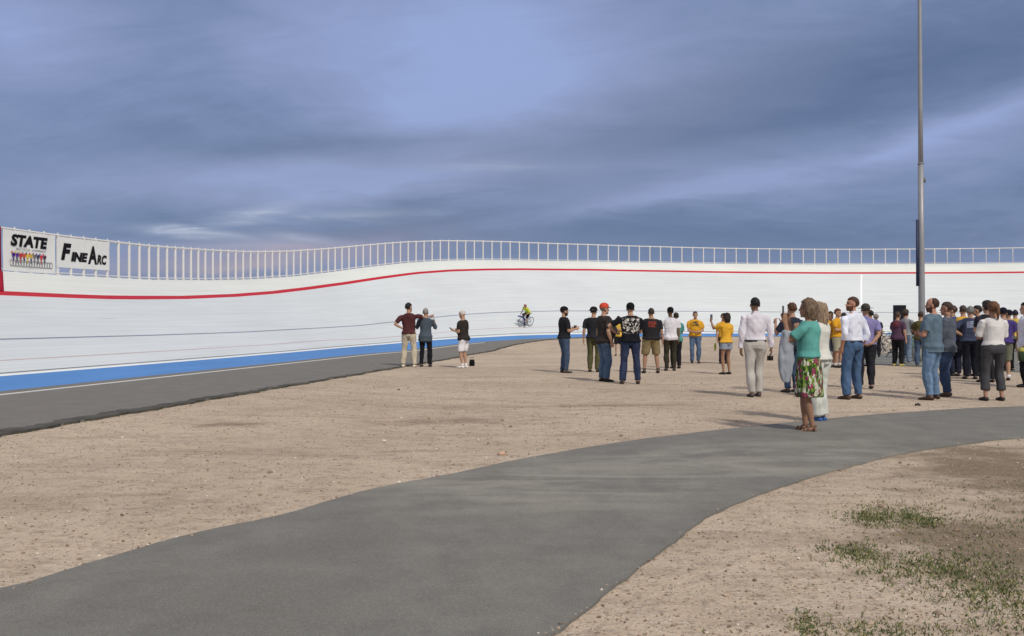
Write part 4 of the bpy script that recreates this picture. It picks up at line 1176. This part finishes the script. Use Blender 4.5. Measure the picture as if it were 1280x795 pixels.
# ------------------------------------------------------------------ the people
OLIVE = (74, 70, 48); NAVY = (34, 42, 62); JEAN = (70, 96, 134); DJEAN = (46, 62, 96); KHAKI = (176, 160, 132)
YEL = (222, 160, 34)
spec = [
 dict(px=(511, 459), h=2.02*.97, yaw=-8, L='hip', R='point', topc=(84, 44, 46), tuck=False, hem=.93, botc=(192, 182, 160), shoe=(214, 206, 190), hair='short', hairc=(26, 24, 26), head=(-35, 0), stance=.16,
      label='man in maroon tee and khaki trousers, hand on hip, pointing right'),
 dict(px=(532, 458.5), h=1.80, yaw=-6, L='camera', R='camera', topc=(72, 86, 100), top='half', hem=.78, botc=(28, 30, 38), shoe=(26, 26, 28), hairc=(140, 138, 138), stance=.13,
      label='grey haired man in untucked slate shirt and black trousers beside the pointing man'),
 dict(px=(580, 460), h=1.72, yaw=62, L='chest', R='chest', topc=(48, 45, 42), hem=.86, build=1.12, belly=.05, bottom='shorts', botc=(226, 228, 236), shoe=(232, 232, 234), socks=(0, (236, 236, 236)), hairc=(196, 190, 184), head=(10, -22), lean=4,
      label='white haired man in dark tee and white shorts looking down at a phone'),
 dict(px=(705, 466), h=1.80, yaw=-72, L='chest', R='chest', topc=(34, 36, 42), build=1.12, belly=.03, hem=.92, botc=(58, 78, 108), botkind='denim', shoe=(60, 56, 54), cap=(24, 24, 28), brimc=(190, 190, 194), beard=(40, 30, 26), hairc=(32, 26, 24),
      label='bearded man in black cap, black tee and jeans holding a dark cup, facing right'),
 dict(px=(742, 465), h=1.80, yaw=-20, L='down2', R='folded', topc=(40, 42, 50), hem=.9, build=1.05, botc=(86, 86, 56), shoe=(34, 30, 28), cap=(30, 30, 36), capyaw=70, hairc=(30, 26, 24),
      label='man in black cap, dark tee and olive trousers, half hidden behind the red-capped man'),
 dict(px=(755, 477), h=1.82, yaw=-68, L='down', R='pocket', topc=(54, 50, 50), build=1.28, belly=.15, hem=.86, botc=(72, 96, 130), botkind='denim', shoe=(34, 30, 32), cap=(206, 66, 44), brimc=(40, 26, 30), hairc=(110, 100, 92),
      label='heavy man in a red cap, charcoal tee and blue jeans, facing right'),
 dict(px=(773, 444.5), h=1.62, yaw=170, L='folded', R='folded', topc=(216, 176, 66), bottom='shorts', botc=(30, 32, 40), shoe=(30, 28, 30), hairc=(50, 38, 30),
      label='person in yellow tee and black shorts behind the man in the patched vest'),
 dict(px=(788, 480), h=1.81, yaw=0, L='elbow', R='folded', top='tee', topc=(24, 26, 34), topkind='patches', topc2=(206, 204, 200), hem=.93, build=1.14, botc=(40, 52, 84), botkind='denim', shoe=(58, 44, 38), cap=(24, 26, 30), capbrim=None, capyaw=0, hairc=(24, 22, 22), stance=.17,
      label='man in a black vest covered in white patches and dark jeans'),
 dict(px=(814, 466.5), h=1.76, yaw=4, L='folded', R='down2', topc=(38, 38, 42), topkind='backprint', topc2=(140, 62, 50), build=1.34, belly=.08, hem=.90, bottom='shorts', botc=(134, 118, 82), shoe=(30, 28, 30), socks=(0, (90, 84, 76)), boot=False, hair='crop', hairc=(50, 44, 40), stance=.19, skin=(180, 132, 106),
      label='broad man in black tee with a red back print and khaki shorts'),
 dict(px=(838, 463.5), h=1.80, yaw=0, L='reach', R='down', topc=(214, 214, 226), hem=.86, build=.98, botc=(58, 54, 44), shoe=(62, 58, 52), cap=(26, 26, 28), capyaw=180, hairc=(30, 26, 24), skin=(130, 92, 70),
      label='man from behind in a plain white tee, black cap and dark olive trousers'),
 dict(px=(845, 460.5), h=1.66, yaw=10, topc=(70, 148, 142), botc=(30, 32, 40), shoe=(30, 28, 28), hairc=(40, 32, 28), hair='short', L='folded', R='folded',
      label='person in teal top, almost hidden behind the man in the white tee'),
 dict(px=(869, 454), h=1.74, yaw=176, L='clasp', R='clasp', topc=YEL, topkind='frontprint', topc2=(60, 56, 52), build=1.1, belly=.04, hem=.90, botc=(78, 102, 138), botkind='denim', shoe=(50, 46, 44), hair='crop', hairc=(60, 50, 44),
      label='man in yellow tee and jeans facing the camera with hands joined'),
 dict(px=(904, 454.5), h=1.66, yaw=-165, L='hip', R='down', topc=YEL, hem=.93, botc=(36, 42, 56), shoe=(28, 26, 28), hairc=(30, 24, 22), hair='short',
      label='person in yellow tee and dark trousers behind the woman in pale shorts'),
 dict(px=(908, 468), h=1.62, yaw=30, female=True, L='aim', R='clasp', topc=(228, 170, 40), hem=.95, bottom='shorts', botc=(140, 150, 172), shoe=(40, 42, 46), hair='bob', hairc=(38, 30, 28), head=(20, 5), skin=(170, 120, 92), cut=.42,
      label='dark haired woman in yellow tee and pale grey shorts raising a phone'),
 dict(px=(944, 496), h=1.84, yaw=3, L='down', R='down2', top='long', topc=(210, 208, 224), tuck=True, build=1.08, botc=(178, 176, 172), shoe=(70, 64, 62), belt=(30, 28, 30), hairc=(26, 26, 28), hair='crop', stance=.085, step=.07, skin=(150, 108, 84),
      label='man in pale lilac long sleeved shirt, black belt and light grey trousers'),
 dict(px=(990, 490.5), h=1.76, yaw=20, L='camera', R='camera', top='tee', topc=(44, 48, 66), hem=.88, botc=(58, 80, 116), botkind='denim', shoe=(66, 58, 52), hairc=(82, 56, 42), hair='short', build=1.02,
      label='brown haired man in navy top filming behind the woman in turquoise'),
 dict(px=(1011, 540), h=1.685, yaw=62, female=True, L='film', R='film', topc=(86, 166, 160), hem=.97, bottom='skirt', botc=(190, 200, 170), botkind='floral', shoe=(118, 100, 84), sandal=True, hair='bob', hairc=(106, 88, 72), skin=(166, 118, 92), build=1.12, stance=.075, head=(4, 2), step=.06,
      label='woman in turquoise tee and floral knee skirt holding up a phone on the path'),
 dict(px=(1025, 527), h=1.66, yaw=40, female=True, L='camera', R='folded', top='half', topc=(206, 208, 200), hem=.96, bottom='wide', botc=(204, 208, 202), shoe=(48, 92, 160), hair='long', hairc=(142, 122, 102), build=1.0, stance=.06, skin=(180, 130, 100),
      label='person with long fair hair, loose white trousers and blue shoes behind the turquoise tee'),
 dict(px=(1038, 459), h=1.70, yaw=-160, L='clasp', R='clasp', topc=YEL, hem=.92, bottom='shorts', botc=(108, 124, 148), shoe=(30, 30, 32), socks=(0, (232, 230, 226)), hairc=(60, 44, 36),
      label='person in yellow tee, blue denim shorts and white socks'),
 dict(px=(1047, 459.5), h=1.78, yaw=-140, L='chest', R='folded', topc=(220, 156, 30), hem=.9, bottom='shorts', botc=(160, 156, 132), shoe=(34, 32, 34), socks=(0, (228, 226, 222)), hairc=(96, 62, 44), cut=1.0,
      label='taller person in yellow tee and khaki shorts beside the denim shorts'),
 dict(px=(1055, 458), h=1.66, yaw=120, female=True, L='folded', R='folded', topc=(52, 48, 50), botc=(44, 44, 50), shoe=(30, 28, 28), hair='long', hairc=(26, 20, 20),
      label='person with long black hair and dark clothes beside the yellow tees'),
 dict(px=(1066, 499), h=1.84, yaw=28, L='pocket', R='pocket', top='rolled', topc=(214, 220, 240), tuck=True, build=1.1, botc=(62, 90, 130), botkind='denim', shoe=(76, 56, 44), belt=(40, 40, 60), hairc=(70, 46, 36), hair='crop', beard=(96, 62, 46), head=(60, 6), stance=.14, skin=(200, 136, 108),
      label='bearded man in white dress shirt and blue jeans, hands in pockets'),
 dict(px=(1082, 486), h=1.76, yaw=-14, L='folded', R='behind', top='polo', topc=(130, 124, 184), hem=.9, build=1.08, botc=(40, 42, 50), shoe=(30, 30, 32), cap=(70, 66, 64), capbrim='full', hairc=(90, 80, 70),
      label='man in a lavender polo shirt and brimmed hat'),
 dict(px=(1088, 458), h=1.74, yaw=30, topc=(32, 34, 44), botc=(30, 32, 40), shoe=(26, 26, 28), hairc=(24, 22, 24), L='folded', R='down2',
      label='black-haired person in black right of the lavender polo'),
 dict(px=(1095, 447), h=1.68, yaw=-20, topc=(36, 38, 48), botc=(34, 36, 46), shoe=(30, 30, 32), hairc=(140, 134, 130), hair='curly', female=True, L='down2', R='down2',
      label='grey haired person in dark clothes right of the lavender polo'),
 dict(px=(1122, 457.5), h=1.70, yaw=-50, female=True, L='folded', R='down2', topc=(84, 58, 84), hem=.86, botc=(30, 30, 34), shoe=(190, 176, 90), hair='short', hairc=(70, 52, 44), build=1.12, topkind='backprint', topc2=(130, 62, 66),
      label='person in plum top, black trousers and yellow shoes below the loudspeaker'),
 dict(px=(1132, 455), h=1.78, yaw=-60, L='folded', R='reach', topc=(138, 142, 150), hem=.92, botc=(112, 132, 158), botkind='denim', shoe=(120, 116, 116), hair='curly', hairc=(60, 50, 44), build=.95,
      label='curly-haired person in grey tee and light jeans reaching an arm to the right'),
 dict(px=(1151, 458), h=1.70, yaw=-30, L='folded', R='folded', topc=(88, 82, 48), botc=(70, 92, 122), botkind='denim', shoe=(56, 48, 42), hairc=(60, 44, 38),
      label='person in olive top and jeans, mostly hidden behind the balding man in blue'),
 dict(px=(1166, 499.5), h=1.82, yaw=48, L='folded', R='folded', topc=(88, 112, 132), build=1.2, belly=.06, hem=.83, botc=(94, 124, 160), botkind='denim', shoe=(62, 44, 36), hair='balding', hairc=(60, 40, 34), beard=(80, 52, 40), head=(20, 0), stance=.17, skin=(200, 140, 116),
      label='balding bearded man in slate blue tee and light blue jeans with folded arms'),
 dict(px=(1184, 495.5), h=1.76, yaw=56, L='folded', R='down', top='long', topc=(84, 92, 108), hem=.84, build=1.12, botc=(50, 70, 106), botkind='denim', shoe=(70, 58, 50), hair='crop', hairc=(60, 46, 42), stance=.10, skin=(186, 130, 104),
      label='short haired man in long grey shirt and dark jeans beside the balding man'),
 dict(px=(1191, 470), h=1.80, yaw=60, topc=(44, 66, 128), botc=(36, 42, 60), shoe=(30, 28, 28), hairc=(80, 60, 50), L='folded', R='folded',
      label='person in royal blue shirt peeking out behind the long grey shirt'),
 dict(px=(1204, 470.5), h=1.80, yaw=-18, top='tee', topc=(34, 34, 40), hem=.66, topkind='yoke', botc=(32, 36, 56), shoe=(56, 40, 36), hairc=(66, 56, 52), L='down', R='folded', build=1.05,
      label='man with cropped hair in long black coat with yellow shoulders'),
 dict(px=(1213, 474), h=1.76, yaw=-14, topc=(58, 66, 96), topkind='backprint', topc2=(150, 160, 186), hem=.92, botc=(26, 30, 42), shoe=(24, 24, 28), hairc=(120, 120, 122), hair='short', L='hip', R='folded', build=1.08,
      label='grey-haired man in navy tee with pale back print and black trousers'),
 dict(px=(1222, 470), h=1.80, yaw=70, topc=(40, 42, 56), botc=(24, 26, 34), shoe=(24, 24, 28), hairc=(28, 24, 24), L='folded', R='down', build=1.05,
      label='dark haired person in black just left of the woman in white blouse'),
 dict(px=(1242, 501), h=1.74, yaw=0, female=True, L='folded', R='folded', top='half', topc=(214, 212, 214), tuck=True, bottom='capri', botc=(68, 70, 76), build=1.14, shoe=(40, 34, 34), hair='ponytail', hairc=(104, 72, 50), stance=.145, skin=(186, 134, 110),
      label='woman from behind in white blouse and cropped charcoal trousers, brown ponytail'),
 dict(px=(1234, 478), h=1.86, yaw=10, female=False, topc=(40, 42, 52), botc=(40, 40, 44), shoe=(30, 30, 34), hair='curly', hairc=(46, 40, 38), socks=(0, (220, 220, 226)), L='folded', R='folded',
      label='person with bushy dark hair behind the woman in the white blouse'),
 dict(px=(1254, 475.5), h=1.72, yaw=-20, topc=(66, 54, 128), hem=.9, bottom='shorts', botc=(106, 112, 96), shoe=(26, 26, 30), socks=(0, (230, 230, 234)), cap=(26, 28, 46), hairc=(30, 26, 30), L='folded', R='folded', build=1.05, cut=.98,
      label='person in purple tee, greenish shorts, white socks and dark cap'),
 dict(px=(1261, 464), h=1.72, yaw=10, topc=(82, 82, 88), hem=.9, botc=(22, 22, 26), shoe=(24, 24, 26), cap=(28, 30, 50), hairc=(30, 30, 40), L='down', R='down2',
      label='person in grey tee, dark cap and black trousers beside the purple tee'),
 dict(px=(1269, 457), h=1.76, yaw=-20, topc=(214, 186, 72), hem=.9, bottom='shorts', botc=(186, 164, 120), shoe=(206, 204, 200), socks=(0, (230, 230, 226)), hairc=(30, 28, 44), L='folded', R='down',
      label='person in pale yellow tee and khaki shorts second from the right edge'),
 dict(px=(1283, 484), h=1.80, yaw=60, top='long', topc=(212, 214, 232), hem=.84, botc=(26, 28, 34), shoe=(24, 24, 26), hairc=(30, 26, 30), L='down', R='down2', build=1.1,
      label='person in white long-sleeved shirt and black trousers cut off by the right edge'),
]
# two-tone coat: yellow shoulders
_c = cloth
def cloth(c, kind='plain', c2=None):
    if kind != 'yoke': return _c(c, kind, c2)
    m = _c(c, 'yokebase').copy(); t = NT(m.node_tree); b = t.n['Principled BSDF']
    co = t.n.new('ShaderNodeTexCoord').outputs['Object']; sp = t.node('ShaderNodeSeparateXYZ', Vector=co)
    src = b.inputs['Base Color'].links[0].from_socket
    t.set(b.inputs['Base Color'], t.mix(t.ramp(sp.outputs[2], 1.33, 1.345), src, lin((214, 168, 62))))
    return m
PP = {}
for i, sp_ in enumerate(spec):
    PP[i] = person(sp_)

def phone(loc, rz, label, tilt=0.0):
    root = empty('phone', loc, rz, label, 'phone'); root.rotation_euler = (tilt, 0, rz)
    m = MB(); m.box((0, 0, 0), (.074, .009, .148)); m.obj('case', flat('phone_case', (30, 32, 38), .4), root, False)
    m = MB(); m.box((0, -.006, 0), (.066, .002, .138)); m.obj('screen', flat('phone_screen', (60, 78, 96), .15, .6), root, False)
def held(i, side, **k):
    return handpos(PP[i], side)
phone(held(16, -1)+Vector((-.01, .0, .06)), R(62), 'phone held up by the woman in turquoise')
phone(held(13, -1)+Vector((0, 0, .05)), R(30), 'phone raised by the woman in the yellow tee and grey shorts')
phone(held(2, -1)+Vector((-.02, 0, .01)), R(62), 'phone in the hands of the white-haired man in white shorts', -.9)
phone(held(15, 1)+Vector((-.03, .02, .03)), R(20), 'phone held to the face of the brown-haired man in navy')
m = MB(); m.loft([((0, 0, -.06), (.032, 0, 0), (0, .032, 0)), ((0, 0, .06), (.042, 0, 0), (0, .042, 0))], 16, dome=.05); o = m.obj('cup', flat('cup', (46, 40, 38), .5)); o.location = held(3, -1)+Vector((.02, 0, .02))
tag(o, 'dark drinking cup in the hands of the bearded man in the black cap', 'cup')
# camera carried by the walking man
root = empty('camera', held(14, 1, )+Vector((.0, 0, -.10)), 0, 'small black camera in the hand of the man in the lilac shirt', 'camera')
m = MB(); m.box((0, 0, 0), (.10, .06, .09)); m.obj('camera_body', flat('cam', (24, 24, 28), .5), root, False)
m = MB(); m.tube([(0, -.03, 0), (0, -.11, 0)], .030, 14, dome=.05); m.obj('lens', flat('lens', (16, 16, 20), .3), root)
m = MB(); m.tube([(0, .02, .06), (.01, .02, .12), (0, -.02, .06)], .006, 6); m.obj('strap', flat('cam', (24, 24, 28), .5), root)
# light grey jacket over the arm of the woman in turquoise
a = PP[16]['arms'][0]; M = PP[16]['M']
p1 = M@(a[2]+(a[3]-a[2])*.30); 
m = MB(); c = Vector((p1.x-.02, p1.y, p1.z))
m.loft([(c+Vector((0, 0, .045)), (.055, .03, 0), (-.02, .045, 0)), (c+Vector((-.0, 0, -.12)), (.075, .03, 0), (-.02, .05, 0)), (c+Vector((-.01, 0, -.30)), (.10, .04, 0), (-.02, .055, 0)), (c+Vector((-.01, 0, -.48)), (.085, .04, 0), (-.015, .045, 0)), (c+Vector((0.0, 0, -.58)), (.05, .03, 0), (-.01, .03, 0))], 22)
me = remeshed(m, .009, 2); folds(me, 12, .014, (22, 22, 3)); o = link('jacket', me, cloth((150, 158, 172)))
tag(o, 'pale grey jacket draped over the forearm of the woman in turquoise', 'jacket')
# long brown hair / scarf of the blonde person is her own; dark bag behind the white-shorted man
P = at(590, 457.5)
root = empty('bag', P, R(20), 'small black camera bag standing on the gravel behind the white-haired man', 'bag')
m = MB(); m.loft([((0, 0, .01), (.14, 0, 0), (0, .09, 0)), ((0, 0, .15), (.15, 0, 0), (0, .10, 0)), ((0, 0, .27), (.12, 0, 0), (0, .075, 0))], 12, dome=.2); m.obj('pouch', cloth((22, 22, 26)), root)
m = MB(); m.tube([(-.09, 0, .27), (-.05, 0, .36), (.05, 0, .37), (.09, 0, .27)], .011, 8); m.obj('handle', cloth((22, 22, 26)), root); root.scale = (.62, .62, .72)
# brown shawl on the blonde person
p = held(12, 1)
m = MB(); m.tube([(0, 0, .05), (.0, 0, -.05), (-.01, .0, -.2)], [.025, .045, .02], 10); o = m.obj('water_bottle', flat('bottle', (170, 190, 60), .4)); o.location = at(894, 454, 0)+Vector((0, 0, .62))
tag(o, 'yellow green bottle held beside the woman in pale grey shorts', 'bottle')
P_ = PP[39]; p = handpos(P_, 1)
m = MB(); m.loft([((0, 0, -.22), (.12, 0, 0), (0, .05, 0)), ((0, 0, -.05), (.13, 0, 0), (0, .06, 0)), ((0, 0, .0), (.10, 0, 0), (0, .03, 0))], 14)
root = empty('shoulder_bag', handpos(PP[39], -1), 0, 'dark green bag with a yellow top at the right edge', 'bag')
m.obj('pouch', cloth((52, 70, 52)), root)
m = MB(); m.loft([((0, 0, -.02), (.115, 0, 0), (0, .05, 0)), ((0, 0, .05), (.09, 0, 0), (0, .035, 0))], 14); m.obj('flap', cloth((190, 186, 84)), root)
m = MB(); m.tube([(-.08, 0, 0), (0, 0, .12), (.08, 0, 0)], .010, 8); m.obj('handle', cloth((52, 70, 52)), root)

# ------------------------------------------------------------------ rider on the banking
def rider():
    t0 = lt('red', 18)+.008; s0 = s_across(656, t0, 5, 60)
    P = tpt(s0, t0); P2 = tpt(s0-.5, t0)
    fwd = (P2-P).normalized()                      # riding to the left
    slope_up = (tpt(s0, t0+.05)-P).normalized(); nrm = fwd.cross(slope_up); nrm = nrm if nrm.z > 0 else -nrm
    yaw = math.atan2(fwd.y, fwd.x)
    up_ = (nrm*.45+Vector((0, 0, 1))*.55).normalized(); sidev = up_.cross(fwd).normalized()
    fw = sidev.cross(up_)
    Mb = Matrix((fw, sidev, up_)).transposed().to_4x4()
    b = bicycle((0, 0, 0), 0, 'bicycle with a long blue front fender ridden along the banking', (60, 84, 140))
    b.rotation_mode = 'XYZ'; b.scale = (.9, .9, .9); b.location = P; b.rotation_euler = Mb.to_euler()
    # blue fairing arching forward over the front wheel
    m = MB(); pts = []
    for k in range(12):
        a = R(125-14*k); pts.append((.50+.40*math.cos(a)+(.25 if k > 8 else 0)*(k-8)*.35, 0, .335+.40*math.sin(a) if k < 7 else .335+.40*math.sin(R(125-14*7))+.02*(k-6)))
    pts = [(.08, 0, .10), (.16, 0, .32), (.30, 0, .52), (.50, 0, .66), (.72, 0, .72), (.98, 0, .73)]
    rings = []
    m.loft([((x, 0, z), (0, .065, 0), (0.014, 0, .050)) for x, y, z in pts], 12); m.obj('fender', flat('fender_blue', (44, 74, 150), .4), b)
    # the rider faces local +Y, so turn +Y onto the riding direction
    Mr = Mb@Matrix.Rotation(-math.pi/2, 4, 'Z')
    p = person(dict(px=(655, 410), loc=P, name='person', h=1.56, hipz=.88, lean=50, feet=((-.12, .12, .20), (.12, .0, .47)), L=('ik', (-.19, .42, .82)), R=('ik', (.19, .42, .82)), head=(0, 36),
                    tilt=Mr.to_euler(), topc=(206, 222, 60), hem=.93, bottom='shorts', botc=(30, 30, 36), shoe=(30, 30, 32), cap=(150, 60, 62), hairc=(60, 44, 38), group='', cut=.9, vox=.014,
                    label='cyclist in bright yellow top and red helmet riding on the banking'))
    if 'group' in p['root']: del p['root']['group']
rider()

# ------------------------------------------------------------------ camera and render
cam = bpy.data.cameras.new('camera'); cam.sensor_width = 36; cam.lens = 36*F/1280; cam.clip_end = 8000; cam.clip_start = .05
co_ = bpy.data.objects.new('view', cam); col.objects.link(co_); co_.location = (0, 0, CAMH); co_.rotation_euler = (R(90)+math.atan(4.5/F), 0, 0)
scene.camera = co_
scene.render.engine = 'CYCLES'
scene.view_settings.view_transform = 'Standard'; scene.view_settings.look = 'None'; scene.view_settings.exposure = 0; scene.view_settings.gamma = 1
scene.render.resolution_x = 1024; scene.render.resolution_y = 636
bpy.context.view_layer.update()
